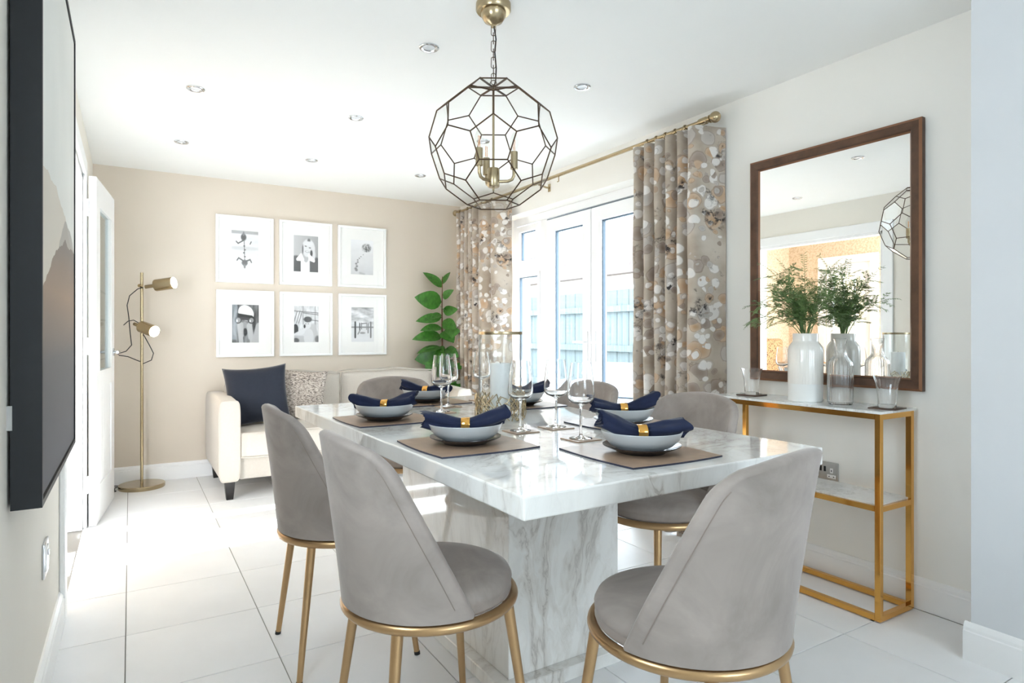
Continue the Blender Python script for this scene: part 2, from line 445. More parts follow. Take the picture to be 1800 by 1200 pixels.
# right wall with patio opening
OY0, OY1, OZ = 2.52, 4.72, 2.12
b = B().box((XR, 1.0, 0), (XR+.3, OY0, H)).box((XR, OY1, 0), (XR+.3, YB, H)).box((XR, OY0, OZ), (XR+.3, OY1, H))
struct('wall_right', b, 'greige', 'pale greige side wall holding the mirror and the glazed patio doors')
PX, PY = 2.475, 1.025
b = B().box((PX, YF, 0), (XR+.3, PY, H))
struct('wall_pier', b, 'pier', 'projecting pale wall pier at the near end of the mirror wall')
# left wall with doorway
DY0, DY1, DZ = 3.06, 4.36, 2.04
b = B().box((XL-.1, YF, 0), (XL, .55, H)).box((XL-.1, 1.25, 0), (XL, DY0, H)).box((XL-.1, .55, 0), (XL, 1.25, 1.1)).box((XL-.1, .55, 2.0), (XL, 1.25, H)).box((XL-.1, DY1, 0), (XL, YB, H)).box((XL-.1, DY0, DZ), (XL, DY1, H))
struct('wall_left', b, 'cream', 'cream side wall with the big framed canvas and a doorway')
b = B().box((XL, YF-.1, 0), (PX, YF, .95)).box((XL, YF-.1, 2.05), (PX, YF, H)).box((XL, YF-.1, .95), (.27, YF, 2.05)).box((1.97, YF-.1, .95), (PX, YF, 2.05))
struct('wall_front', b, 'greige', 'pale wall with an added window behind the camera')

def skirting(name, p0, p1, inward, label):
    """moulded skirting board from p0 to p1; inward = unit direction into the room"""
    p0, p1, n = Vector((*p0, 0)), Vector((*p1, 0)), Vector((*inward, 0))
    prof = [(0, 0), (.018, 0), (.018, .098), (.014, .102), (.014, .112), (.006, .126), (0, .128)]
    b = B(); A = [b.bm.verts.new(p0+n*d+Vector((0, 0, z))) for d, z in prof]; C = [b.bm.verts.new(p1+n*d+Vector((0, 0, z))) for d, z in prof]
    k = len(prof)
    for i in range(k): b.bm.faces.new((A[i], A[(i+1) % k], C[(i+1) % k], C[i]))
    b.bm.faces.new(A); b.bm.faces.new(C[::-1])
    return struct(name, b, 'white', label)
skirting('baseboard_back', (XL, YB), (XR, YB), (0, -1), 'white skirting board along the beige back wall')
skirting('baseboard_right', (XR, PY+.018), (XR, OY0), (-1, 0), 'white skirting board below the mirror')
skirting('baseboard_right_far', (XR, OY1), (XR, YB), (-1, 0), 'white skirting board between patio doors and back wall')
skirting('baseboard_pier', (PX, YF), (PX, PY+.018), (-1, 0), 'white skirting board on the projecting wall pier')
skirting('baseboard_pier_end', (PX, PY), (XR-.019, PY), (0, 1), 'white skirting board on the far face of the pier')
skirting('baseboard_left', (XL, YF), (XL, DY0-.09), (1, 0), 'white skirting board under the big framed canvas')
skirting('baseboard_left_far', (XL, DY1+.09), (XL, YB), (1, 0), 'white skirting board behind the open door')

# doorway trim and lining
b = B()
for xa, xb in ((XL, XL+.02), (XL-.12, XL-.1)):
    b.box((xa, DY0-.09, 0), (xb, DY0, DZ+.09), bevel=.006).box((xa, DY1, 0), (xb, DY1+.09, DZ+.09), bevel=.006).box((xa, DY0, DZ), (xb, DY1, DZ+.09), bevel=.006)
b.box((XL-.1, DY0-.001, 0), (XL, DY0+.025, DZ)).box((XL-.1, DY1-.025, 0), (XL, DY1+.001, DZ)).box((XL-.1, DY0, DZ-.025), (XL, DY1, DZ+.001))
struct('trim_1', b, 'white', 'white architrave and lining around the doorway')

# open glazed door: hinge at origin, leaf runs along +Y
door = link('door_1', None, None, (-.206, 4.372, 0), (0, 0, -math.atan2(.075, .69)))
tag(door, 'white half-glazed door folded open beside the floor lamp', kind='structure')
DW, DH, DT = .695, 2.035, .038
b = B().box((0, 0, .008), (DT, .13, DH), bevel=.002).box((0, DW-.12, .008), (DT, DW, DH), bevel=.002)
b.box((0, .13, DH-.16), (DT, DW-.12, DH)).box((0, .13, .008), (DT, DW-.12, .22)).box((0, .13, .80), (DT, DW-.12, .90))
b.box((.006, .13, .90), (DT-.004, .15, DH-.16)).box((.006, DW-.14, .90), (DT-.004, DW-.12, DH-.16))
b.build('leaf_frame', 'white', door, smooth=False)
for k in range(5):
    w = (DW-.25)/5
    B().box((.008, .13+k*w+.002, .22), (DT-.008, .13+(k+1)*w-.002, .80), bevel=.003).build('plank', 'white', door, smooth=False)
B().box((.016, .15, .90), (.022, DW-.14, DH-.16)).build('pane', 'winglass', door, smooth=False)
for z in (.2, 1.0, 1.80):
    hg = B().tube([(-.004, -.006, z), (-.004, -.006, z+.1)], .006).box((-.008, -.05, z), (-.004, -.006, z+.1)).box((.004, -.003, z), (.034, 0, z+.1)).build('hinge', 'white', door)
    B().sphere((.019, -.003, z+.02), .004).sphere((.019, -.003, z+.05), .004).sphere((.019, -.003, z+.08), .004).build('screw', 'steel', hg)
for sx in (DT, 0):
    d = 1 if sx else -1
    B().lathe([(0, 0), (.026, 0), (.026, .008), (.01, .01), (.01, .04), (0, .042)], 20).xform(Matrix.Translation((sx, DW-.06, 1.0)) @ Matrix.Rotation(d*PI/2, 4, 'Y')).tube([(sx+d*.036, DW-.06, 1.0), (sx+d*.038, DW-.17, 1.0)], .009).build('lever_handle', 'chrome', door)

# ================================================================== PATIO WINDOW
win = link('window_1', None, None); tag(win, 'white patio doors with narrow side windows opening onto the garden', kind='structure')
FX = 2.89; FD = .07
def wbox(y0, y1, z0, z1, x0=FX, x1=FX+FD): return (x0, y0, z0), (x1, y1, z1)
b = B()
for (ya, yb) in ((OY0, OY0+.05), (OY1-.05, OY1), (4.20, 4.30), (2.94, 3.04)): b.box(*wbox(ya, yb, .051, OZ-.066), bevel=.003)
b.box(*wbox(OY0, OY1, OZ-.065, OZ), bevel=.004).box(*wbox(OY0, OY1, 0, .05))
b.build('outer_frame', 'upvc', win, smooth=False)
def sash(y0, y1, z0, z1, wst, name, zb=None, handle=None):
    zb = zb or wst
    s_ = B().box(*wbox(y0, y0+wst, z0, z1, FX-.012, FX+.055), bevel=.006).box(*wbox(y1-wst, y1, z0, z1, FX-.012, FX+.055), bevel=.006)
    s_.box(*wbox(y0+wst-.004, y1-wst+.004, z0, z0+zb, FX-.011, FX+.054), bevel=.004).box(*wbox(y0+wst-.004, y1-wst+.004, z1-wst, z1, FX-.011, FX+.054), bevel=.004)
    o = s_.build(name, 'upvc', win, smooth=False)
    g = B(); q = .008
    ya, yb, za, zz = y0+wst, y1-wst, z0+zb, z1-wst
    for (a, c, e, f_) in ((ya, ya+q, za, zz), (yb-q, yb, za, zz), (ya, yb, za, za+q), (ya, yb, zz-q, zz)): g.box(*wbox(a, c, e, f_, FX+.012, FX+.036))
    g.build('gasket', 'gasket', o, smooth=False)
    B().box(*wbox(ya, yb, za, zz, FX+.026, FX+.032)).build('pane', 'winglass', o, smooth=False)
    if handle:
        hy, hz, d = handle
        B().box((FX-.02, hy-.014, hz-.11), (FX-.011, hy+.014, hz+.11), bevel=.004).tube([(FX-.02, hy, hz+.03), (FX-.05, hy, hz+.03), (FX-.055, hy+d*.02, hz+.03), (FX-.055, hy+d*.115, hz+.03)], .009).build('handle', 'upvc', o)
    return o
sash(3.625, 4.198, .055, 2.04, .098, 'door_leaf', .2, (3.668, 1.03, 1))
sash(3.042, 3.618, .055, 2.04, .098, 'door_leaf', .2, (3.575, 1.03, -1))
for (ya, yb) in ((4.30, 4.672), (2.568, 2.94)):
    B().box(*wbox(ya, yb, 1.64, 1.70)).build('transom_bar', 'upvc', win, smooth=False)
    sash(ya+.012, yb-.012, 1.70, 2.045, .05, 'top_light')
    sash(ya, yb, .05, 1.64, .03, 'side_light')
B().box((XR+.01, OY0, -.01), (XR+.30, OY1, .03)).build('threshold', 'upvc', win, smooth=False)
# thin dark gap between doors and frame head
B().box((FX-.002, 3.042, 2.041), (FX+.04, 4.198, 2.047)).box((FX-.002, 4.198, .06), (FX+.04, 4.202, 2.046)).build('door_gasket', 'gasket', win, smooth=False)

def plain_window(name, lo, hi, axis, label):
    w = link(name, None, None); tag(w, label, kind='structure')
    (a0, z0), (a1, z1) = lo, hi; f = .05
    def bx(b, a, c, e, g, t0, t1): return b.box((t0, a, e), (t1, c, g)) if axis == 'x' else b.box((a, t0, e), (c, t1, g))
    t0, t1 = (XL-.09, XL-.03) if axis == 'x' else (YF-.09, YF-.03); b = B()
    bx(b, a0, a0+f, z0, z1, t0, t1); bx(b, a1-f, a1, z0, z1, t0, t1); bx(b, a0+f, a1-f, z0, z0+f, t0, t1); bx(b, a0+f, a1-f, z1-f, z1, t0, t1)
    b.build('frame', 'upvc', w, smooth=False)
    m = (t0+t1)/2; bx(B(), a0+f, a1-f, z0+f, z1-f, m-.003, m+.003).build('pane', 'winglass', w, smooth=False)
plain_window('added_window_side', (.55, 1.1), (1.25, 2.0), 'x', 'small white-framed window out of view, added to bring in side light')  # unseen window added to light the right wall and near chairs
plain_window('added_window_rear', (.27, .95), (1.97, 2.05), 'y', 'white-framed window added behind the camera to bring in daylight')  # unseen window added to give daylight from behind the camera

# ================================================================== OUTSIDE
struct('ground', B().box((XR+.3, -6, -.16), (30, 30, -.06)), 'paving', 'pale patio and garden ground outside the doors')
fence = thing('garden_fence', 'pale weathered close-board garden fence outside the patio doors', 'fence', (6.0, 0, -.06))
bd = B().box((0, 0, 0), (.018, .121, 1.82)).mesh('board', 'fence', smooth=False)
for k in range(62): link('board', bd, fence, (.005*(k % 2), 3.2+k*.125, 0))
for z in (.35, .93, 1.50): B().box((-.06, 3.1, z), (0, 11, z+.09)).build('rail', 'fence', fence, smooth=False)
for y in (3.3, 5.4, 7.5, 9.6): B().box((-.1, y, 0), (0, y+.1, 1.84)).build('post', 'fence', fence, smooth=False)
house = thing('neighbour_house', 'red brick neighbouring house with pale tiled roof beyond the fence', 'house', (13, 4, -.06))
B().box((0, .21, 0), (7, 22, 3.1)).build('wall', 'brick', house, smooth=False)
rf = B()
for k in range(14):
    xa, za = -.5+k*.3, 3.0+k*.19
    rf.box((xa, .21, za), (xa+.34, 22.6, za+.2))
rf.build('roof', 'rooftile', house, smooth=False)
B().box((0, -9, 0), (7, .20, 8.2)).build('added_sun_block', 'brick', house, smooth=False)  # unseen tall block added to keep sun off the nearer door leaf
for y in (2.5, 7.5, 12.5):
    w_ = B().box((-.03, y, 1.2), (.05, y+1.4, 2.5)).build('window', 'upvc', house, smooth=False)
    B().box((-.035, y+.1, 1.3), (-.028, y+.65, 2.4)).box((-.035, y+.75, 1.3), (-.028, y+1.3, 2.4)).build('pane', 'winglass', w_, smooth=False)
gs = thing('garden_sofa', 'pale rattan garden seat with white cushion on the patio', 'garden seat', (4.55, 5.3, -.06), -1.2)
B().box((-.55, -.35, .12), (.55, .35, .34), bevel=.03).build('seat_base', 'outdoor', gs)
B().box((-.55, .25, .3), (.55, .38, .82), bevel=.04).build('backrest', 'outdoor', gs)
for sx in (-1, 1):
    B().box((sx*.55-.07, -.35, .12), (sx*.55+.07, .36, .62), bevel=.04).build('arm', 'outdoor', gs)
    for sy in (-1, 1): B().tube([(sx*.48, sy*.29, 0), (sx*.48, sy*.29, .14)], .025).build('leg', 'outdoor', gs)
B().box((-.46, -.36, .345), (.46, .24, .46), bevel=.05, seg=3).build('seat_cushion', 'outdoor_cushion', gs)
B().box((-.46, .12, .47), (.46, .25, .86), bevel=.05, seg=3).build('back_cushion', 'outdoor_cushion', gs)

# ================================================================== LIVING ROOM THROUGH THE DOORWAY (seen in the mirror)
LX, LY0, LY1 = -2.45, 1.8, 5.55
struct('floor_living_room', B().box((LX-1.2, LY0, -.08), (XL-.1, LY1+.1, -.002)), 'sofa', 'pale carpeted floor of the adjoining living room')
struct('ceiling_living_room', B().box((LX-1.2, LY0-.1, H), (XL-.1, LY1+.1, H+.1)), 'ceiling', 'white ceiling of the adjoining living room')
b = B().box((LX-.1, LY0, 0), (LX, 4.40, H)).box((LX-.1, 5.0, 0), (LX, LY1, H)).box((LX-.1, 4.40, 2.04), (LX, 5.0, H)).box((LX-.1, LY1, 0), (XL-.1, LY1+.1, H))
struct('wall_living_room', b, 'wallpaper', 'tan wallpapered wall of the adjoining living room')
b = B().box((LX-.1, LY0-.1, 0), (-2.1, LY0, H)).box((-.5, LY0-.1, 0), (XL-.1, LY0, H)).box((-2.1, LY0-.1, 0), (-.5, LY0, .6)).box((-2.1, LY0-.1, 2.1), (-.5, LY0, H))
struct('wall_living_room_window', b, 'greige', 'pale window wall of the adjoining living room')
struct('wall_hall', B().box((LX-1.25, 3.9, 0), (LX-1.15, 5.65, H)), 'wallpaper', 'tan hall wall seen through the far glazed door')
b = B().box((LX, 4.30, 0), (LX+.02, 4.40, 2.14)).box((LX, 5.0, 0), (LX+.02, 5.10, 2.14)).box((LX, 4.40, 2.04), (LX+.02, 5.0, 2.14))
struct('trim_2', b, 'white', 'white architrave around the far hall door')
d2 = link('door_2', None, None, (LX-.06, 4.40, 0)); tag(d2, 'white glazed door with slim vertical bars at the far side of the living room', kind='structure')
b = B().box((0, 0, 0), (.04, .09, 2.04)).box((0, .51, 0), (.04, .6, 2.04)).box((0, .09, 1.9), (.04, .51, 2.04)).box((0, .09, 0), (.04, .51, .3))
b.build('leaf_frame', 'white', d2, smooth=False)
for y in (.22, .37): B().box((.01, y, .3), (.03, y+.02, 1.9)).build('glazing_bar', 'white', d2, smooth=False)
B().box((.018, .09, .3), (.022, .51, 1.9)).build('pane', 'winglass', d2, smooth=False)
ac = thing('armchair', 'brown spotted armchair in the living room seen in the mirror', 'armchair', (-1.75, 5.0, 0), -.3)
B().box((-.32, -.30, .16), (.32, .32, .42), bevel=.04, seg=3).build('seat', 'spotted', ac)
B().box((-.33, .22, .40), (.33, .36, 1.06), bevel=.05, seg=3).build('backrest', 'spotted', ac)
for sx in (-1, 1):
    B().box((sx*.35-.06, -.30, .16), (sx*.35+.06, .32, .62), bevel=.04, seg=3).build('arm', 'spotted', ac)
    for sy in (-1, 1): B().tube([(sx*.28, sy*.25, 0), (sx*.28, sy*.25, .18)], [.014, .022]).build('leg', 'darkwood', ac)
dc = thing('grey_chair', 'plain grey upholstered chair beside the spotted armchair in the mirror', 'chair', (-.85, 5.12, 0), .1)
B().box((-.24, -.24, .36), (.24, .24, .46), bevel=.03, seg=3).build('seat', 'greyfab', dc)
B().box((-.24, .17, .44), (.24, .25, .90), bevel=.035, seg=3).build('backrest', 'greyfab', dc)
for sx in (-1, 1):
    for sy in (-1, 1): B().tube([(sx*.2, sy*.2, 0), (sx*.2, sy*.2, .37)], [.012, .02]).build('leg', 'darkwood', dc)

# ================================================================== DOWNLIGHTS
where = {(1, 0): 'just behind the pendant ceiling rose, nearest row',
         (2, 0): 'nearest row, by the mirror wall', (0, 1): 'middle row, by the door wall', (1, 1): 'middle row, centre of the room',
         (2, 1): 'middle row, seen through the glass pendant', (0, 2): 'row next the back wall, above the floor lamp',
         (1, 2): 'row next the back wall, above the sofa middle', (2, 2): 'row next the back wall, by the curtain'}
dl0 = None
for j, y in enumerate((2.515, 3.55, 4.58)):
    for i, x in enumerate((.283, 1.108, 1.943)):
        if (i, j) == (0, 0): continue
        if dl0 is None:
            dl0 = t = thing('downlight', '', 'downlight')
            B().lathe([(.026, -.002), (.030, -.006), (.040, -.007), (.0435, -.004), (.0435, 0), (.026, 0), (.026, -.002)], 36).build('bezel', 'chrome', t)
            B().lathe([(0, -.003), (.018, -.0035), (.026, -.002), (.026, 0), (0, 0)], 28).build('lens', 'spot', t)
        else: t = copy_tree(dl0)
        t.location = (x, y, H); tag(t, 'round chrome ceiling downlight, ' + where[(i, j)], group='recessed ceiling downlights')
# ================================================================== PENDANT LANTERN
PXY = (1.172, 2.062)
pend = thing('pendant_lantern', 'bronze and clear glass football-shaped pendant lantern over the dining table', 'pendant light', (*PXY, H))
B().lathe([(0, 0), (.066, 0), (.0665, -.024), (.062, -.030), (.048, -.031), (.046, -.046), (.034, -.066), (.014, -.076), (.010, -.078), (.010, -.086), (0, -.087)], 40).build('ceiling_rose', 'brass', pend)
PC = -.535; PR = .243           # ball centre (local z) and circumradius
zt_, zb_ = -.086, PC+PR*.93+.02
nl = 7; step = (zt_-zb_+.012)/nl
for k in range(nl):
    zc = zt_-step*(k+.5)+.004; L_ = step*.5+.006; w_ = .0085
    ring = [(w_*math.cos(a), 0, (L_-w_)*(1 if math.sin(a) > 0 else -1)+w_*math.sin(a)) for a in np.linspace(.001, 2*PI+.001, 16, endpoint=False)]
    lk = B().tube(ring, .0014, 6, closed=True)
    lk.xform(Matrix.Translation((0, 0, zc)) @ Matrix.Rotation(YAW*-1+(PI/2 if k % 2 else 0), 4, 'Z')).build('chain_link', 'came', pend)
B().tube([(.003, 0, -.086), (.010, -.002, -.13), (.006, 0, -.18), (.011, -.002, -.24), (.010, 0, -.285), (.003, 0, zb_-.02)], .0028, 8).build('cord', 'black', pend)
# truncated icosahedron, a pentagon on top and a pentagon facing the camera
def ball():
    ph = (1+5**.5)/2
    ico = [Vector(p).normalized() for s in (1, -1) for t in (1, -1) for p in ((0, s, t*ph), (s, t*ph, 0), (t*ph, 0, s))]
    el0 = min((ico[0]-v).length for v in ico[1:])
    j0 = next(j for j in range(1, 12) if (ico[0]-ico[j]).length < el0*1.05)
    k0 = next(k for k in range(1, 12) if k != j0 and (ico[0]-ico[k]).length < el0*1.05 and (ico[j0]-ico[k]).length < el0*1.05)
    top = (ico[0]+ico[j0]+ico[k0]).normalized(); q = top.rotation_difference(Vector((0, 0, 1))); ico = [q @ v for v in ico]
    a0 = math.atan2(ico[0].y, ico[0].x)
    aim = math.atan2(-PXY[1], -PXY[0]); R_ = Matrix.Rotation(aim-a0, 3, 'Z'); ico = [R_ @ v for v in ico]
    el = min((ico[0]-v).length for v in ico[1:])
    vid = {}; V = []
    def vv(i, j):
        if (i, j) not in vid:
            vid[(i, j)] = len(V); V.append(ico[i]*(2/3)+ico[j]*(1/3))
        return vid[(i, j)]
    nb = {i: [j for j in range(12) if j != i and (ico[i]-ico[j]).length < el*1.05] for i in range(12)}
    faces = []; edges = set()
    def order(idx, n):
        c = sum((V[k] for k in idx), Vector())/len(idx); u = (V[idx[0]]-c).normalized(); w = n.cross(u)
        return sorted(idx, key=lambda k: math.atan2((V[k]-c).dot(w), (V[k]-c).dot(u)))
    for i in range(12): faces.append(order([vv(i, j) for j in nb[i]], ico[i]))
    for i in range(12):
        for j in nb[i]:
            for k in nb[i]:
                if i < j < k and k in nb[j]:
                    faces.append(order([vv(i, j), vv(j, i), vv(j, k), vv(k, j), vv(k, i), vv(i, k)], (ico[i]+ico[j]+ico[k]).normalized()))
    r = V[0].length; V = [v*(PR/r)+Vector((0, 0, PC)) for v in V]
    for f in faces:
        for a, c in zip(f, f[1:]+f[:1]): edges.add((min(a, c), max(a, c)))
    return V, faces, edges
BV, BF, BE = ball()
for f in BF:
    c = sum((BV[k] for k in f), Vector())/len(f); n = (c-Vector((0, 0, PC))).normalized()
    b = B(); o_ = [b.bm.verts.new(c+(BV[k]-c)*.985) for k in f]; b.bm.faces.new(o_)
    b.build('glass_pane', 'panelglass', pend, smooth=False)
for a, c in sorted(BE):
    B().tube([BV[a], BV[c]], .0025, 6).build('came', 'came', pend, smooth=False)
ztop = max(v.z for v in BV); zlow = min(v.z for v in BV)
B().lathe([(0, .004), (.012, .004), (.012, -.004), (0, -.004)], 16, (0, 0, ztop)).build('top_boss', 'came', pend)
tp = [v for v in BV if abs(v.z-ztop) < 1e-4]
for v in tp[:]: B().tube([(0, 0, ztop-.002), tuple(v)], .004, 6).build('top_strap', 'came', pend)
ring = [(.012*math.cos(a), 0, ztop+.014+.012*math.sin(a)) for a in np.linspace(0, 2*PI, 16, endpoint=False)]
B().tube(ring, .0016, 6, closed=True).xform(Matrix.Rotation(-YAW, 4, 'Z')).build('hanging_ring', 'came', pend)
B().tube([(0, 0, ztop), (0, 0, PC-.09)], .0045, 10).build('stem', 'brass', pend)
B().lathe([(0, -.038), (.020, -.038), (.023, -.034), (.023, .030), (.020, .034), (0, .034)], 28, (0, 0, PC-.118)).lathe([(0, -.052), (.004, -.05), (.004, -.036)], 10, (0, 0, PC-.118)).build('hub', 'brass', pend)
for k, a in enumerate((math.radians(-8), math.radians(112), math.radians(230))):
    a -= YAW; d = Vector((math.cos(a), math.sin(a), 0)); z = PC-.135
    arm = B().tube([d*.02+Vector((0, 0, z)), d*.055+Vector((0, 0, z)), d*.071+Vector((0, 0, z+.006)), d*.078+Vector((0, 0, z+.02)), d*.079+Vector((0, 0, z+.055))], .006, 10).build('arm', 'brass', pend)
    c = d*.079
    B().tube([c+Vector((0, 0, z+.045)), c+Vector((0, 0, z+.11))], .0135, 18).build('candle_sleeve', 'brass', arm)
    bl = B().lathe([(.008, 0), (.010, .012), (.0165, .030), (.015, .048), (.006, .070), (0, .078)], 18, c+Vector((0, 0, z+.108))).build('candle_bulb', 'bulbglass', arm)
    B().tube([c+Vector((.003, 0, z+.115)), c+Vector((.003, 0, z+.155)), c+Vector((-.003, 0, z+.155)), c+Vector((-.003, 0, z+.115))], .0013, 6).build('filament', 'filament', arm)

# ================================================================== CURTAIN POLE AND CURTAINS
pole = thing('curtain_pole', 'brass curtain pole with ball finials above the patio doors', 'curtain pole')
RX, RZ = 2.66, 2.275
B().tube([(RX, 2.40, RZ), (RX, 5.30, RZ)], .0125, 14).tube([(RX, 3.9, RZ), (RX, 4.05, RZ)], .014, 14).build('rod', 'brass', pole)
for y, d in ((2.40, -1), (5.30, 1)):
    f_ = B().lathe([(0, 0), (.018, 0), (.020, .012), (.020, .05), (.016, .054), (.016, .07), (.022, .074), (.022, .080), (.014, .083), (.014, .088)], 24)
    for q in f_.bm.verts: pass
    f_.sphere((0, 0, .108), .030, 24, 14)
    f_.xform(Matrix.Translation((RX, y, RZ)) @ Matrix.Rotation(-d*PI/2, 4, 'X')).build('ball_finial', 'brass', pole)
for y in (2.47, 3.98, 5.22):
    B().tube([(XR-.001, y, RZ-.03), (XR-.03, y, RZ-.03), (RX, y, RZ-.018)], .007, 10).lathe([(0, 0), (.02, 0), (.02, .006), (0, .006)], 16).build('bracket', 'brass', pole) if False else B().tube([(XR, y, RZ-.03), (XR-.03, y, RZ-.03), (RX, y, RZ-.016)], .007, 10).box((XR-.006, y-.015, RZ-.06), (XR, y+.015, RZ), bevel=.002).build('bracket', 'brass', pole)
B().tube([(RX, 3.72, RZ-.012), (RX, 3.72, RZ-.045), (RX-.012, 3.72, RZ-.05)], .004, 8).build('glide_hook', 'brass', pole)

def curtain(name, path, label, z1=2.235, flare=.0, ring_ys=()):
    t = thing(name, label, 'curtain', (0, 0, 0), group='blot-print curtains at the patio doors')
    # smooth the plan path (Catmull-Rom), keep arc length for the print
    P_ = [Vector((*p, 0)) for p in path]; fine = []
    for i in range(len(P_)-1):
        p0, p1, p2, p3 = P_[max(i-1, 0)], P_[i], P_[i+1], P_[min(i+2, len(P_)-1)]
        for k in range(7):
            u = k/7; fine.append(.5*((2*p1)+(p2-p0)*u+(2*p0-5*p1+4*p2-p3)*u*u+(3*p1-p0-3*p2+p3)*u**3))
    fine.append(P_[-1]); L = [0]
    for a, c in zip(fine, fine[1:]): L.append(L[-1]+(c-a).length)
    cx = sum(p.x for p in fine)/len(fine); n = len(fine)-1; mid = sum(p.y for p in fine)/len(fine)
    def fn(u, v):
        i = round(u*n); p = fine[i]; z = .012+v*(z1-.012)
        k = 1+.10*(1-v); w = .004*math.sin(9*z+L[i]*7)
        return (cx+(p.x-cx)*k+w, mid+(p.y-mid)*(1+flare*(1-v)), z)
    b = B().grid(fn, n, 14, uvfn=lambda u, v: (L[round(u*n)]*.92, v*2.2))
    o = b.build('fabric', 'curtain', t, angle=180)
    md = o.modifiers.new('thickness', 'SOLIDIFY'); md.thickness = .003
    for y in ring_ys:
        rg = [(RX+.021*math.cos(a), y, RZ-.006+.021*math.sin(a)) for a in np.linspace(0, 2*PI, 18, endpoint=False)]
        B().tube(rg, .003, 6, closed=True).build('ring', 'brass', t)
    return t
path = [(2.748, 2.300), (2.70, 2.318), (2.62, 2.335), (2.575, 2.352), (2.565, 2.39), (2.60, 2.415), (2.655, 2.425)]
y = 2.45
while y < 2.86: path += [(2.59, y), (2.572, y+.022), (2.60, y+.045), (2.655, y+.058), (2.66, y+.07)]; y += .088
curtain('curtain', path, 'blot-print tan and grey curtain beside the mirror', ring_ys=[2.50+.075*k for k in range(5)])
path = [(2.70, 4.44), (2.66, 4.47), (2.60, 4.52), (2.585, 4.58), (2.62, 4.63), (2.65, 4.66), (2.60, 4.70), (2.575, 4.76), (2.60, 4.83), (2.65, 4.86)]
y = 4.885
while y < 5.22: path += [(2.595, y), (2.578, y+.02), (2.60, y+.04), (2.65, y+.052), (2.655, y+.062)]; y += .078
curtain('curtain', path, 'blot-print tan and grey curtain in the corner behind the plant', ring_ys=[4.7+.09*k for k in range(6)])

# ================================================================== MIRROR
mir = thing('wall_mirror', 'large rectangular mirror in brown bronze frame above the console', 'mirror', (XR-.004, 1.716, .887), -.0010)
MW, MHt, FW = .412, 1.112, .052    # half width, height, rail width
def rail(p0, p1, inn):
    """mitred frame rail: outline points along p0->p1 with inner offset inn"""
    b = B(); prof = [(0, 0), (0, -.024), (.010, -.030), (.040, -.026), (.046, -.020), (FW, -.012), (FW, 0)]
    A, C = [], []
    p0, p1, inn = Vector(p0), Vector(p1), Vector(inn); along = (p1-p0).normalized()
    for d, x in prof:
        A.append(b.bm.verts.new(p0+inn*d+along*d+Vector((x, 0, 0)))); C.append(b.bm.verts.new(p1+inn*d-along*d+Vector((x, 0, 0))))
    k = len(prof)
    for i in range(k):
        f = b.bm.faces.new((A[i], A[(i+1) % k], C[(i+1) % k], C[i])); f.material_index = 1 if i in (1, 4) else 0
    b.bm.faces.new(A); b.bm.faces.new(C[::-1])
    return b
for p0, p1, inn in (((0, -MW, 0), (0, MW, 0), (0, 0, 1)), ((0, MW, 0), (0, MW, MHt), (0, -1, 0)), ((0, MW, MHt), (0, -MW, MHt), (0, 0, -1)), ((0, -MW, MHt), (0, -MW, 0), (0, 1, 0))):
    rail(p0, p1, inn).build('frame_rail', ['bronze', 'bronze_edge'], mir, smooth=False)
B().box((-.012, -MW+FW-.004, FW-.004), (-.004, MW-FW+.004, MHt-FW+.004)).build('mirror_glass', 'mirror', mir, smooth=False)

# ================================================================== CONSOLE TABLE
CX0, CX1, CY0, CY1, CZ = 2.472, 2.722, 1.33, 2.15, .82
con = thing('console_table', 'slim gold-framed console table with marble-look glass top and shelf under the mirror', 'console table')
q = .022
for x in (CX0, CX1-q):
    for yy in (CY0, CY1-q): B().box((x, yy, .006), (x+q, yy+q, CZ-.01), bevel=.001, seg=1).build('leg', 'gold', con, smooth=False)
for z in (.006, .43, CZ-.032):
    for x in (CX0, CX1-q): B().box((x+.0005, CY0+q, z), (x+q-.0005, CY1-q, z+q-.001)).build('rail', 'gold', con, smooth=False)
    for yy in (CY0, CY1-q): B().box((CX0+q, yy+.0005, z), (CX1-q, yy+q-.0005, z+q-.001)).build('rail', 'gold', con, smooth=False)
B().box((CX0-.006, CY0-.006, CZ-.01), (CX1+.006, CY1+.006, CZ), bevel=.001).build('table_top', 'marble_glass', con, smooth=False)
B().box((CX0+.012, CY0+.012, .4515), (CX1-.012, CY1-.012, .458)).build('shelf', 'marble_glass', con, smooth=False)
for x in (CX0+.011, CX1-.011):
    for yy in (CY0+.035, CY1-.035): B().lathe([(0, 0), (.008, 0), (.008, .007), (0, .007)], 12, (x, yy, 0)).build('foot', 'black', con)

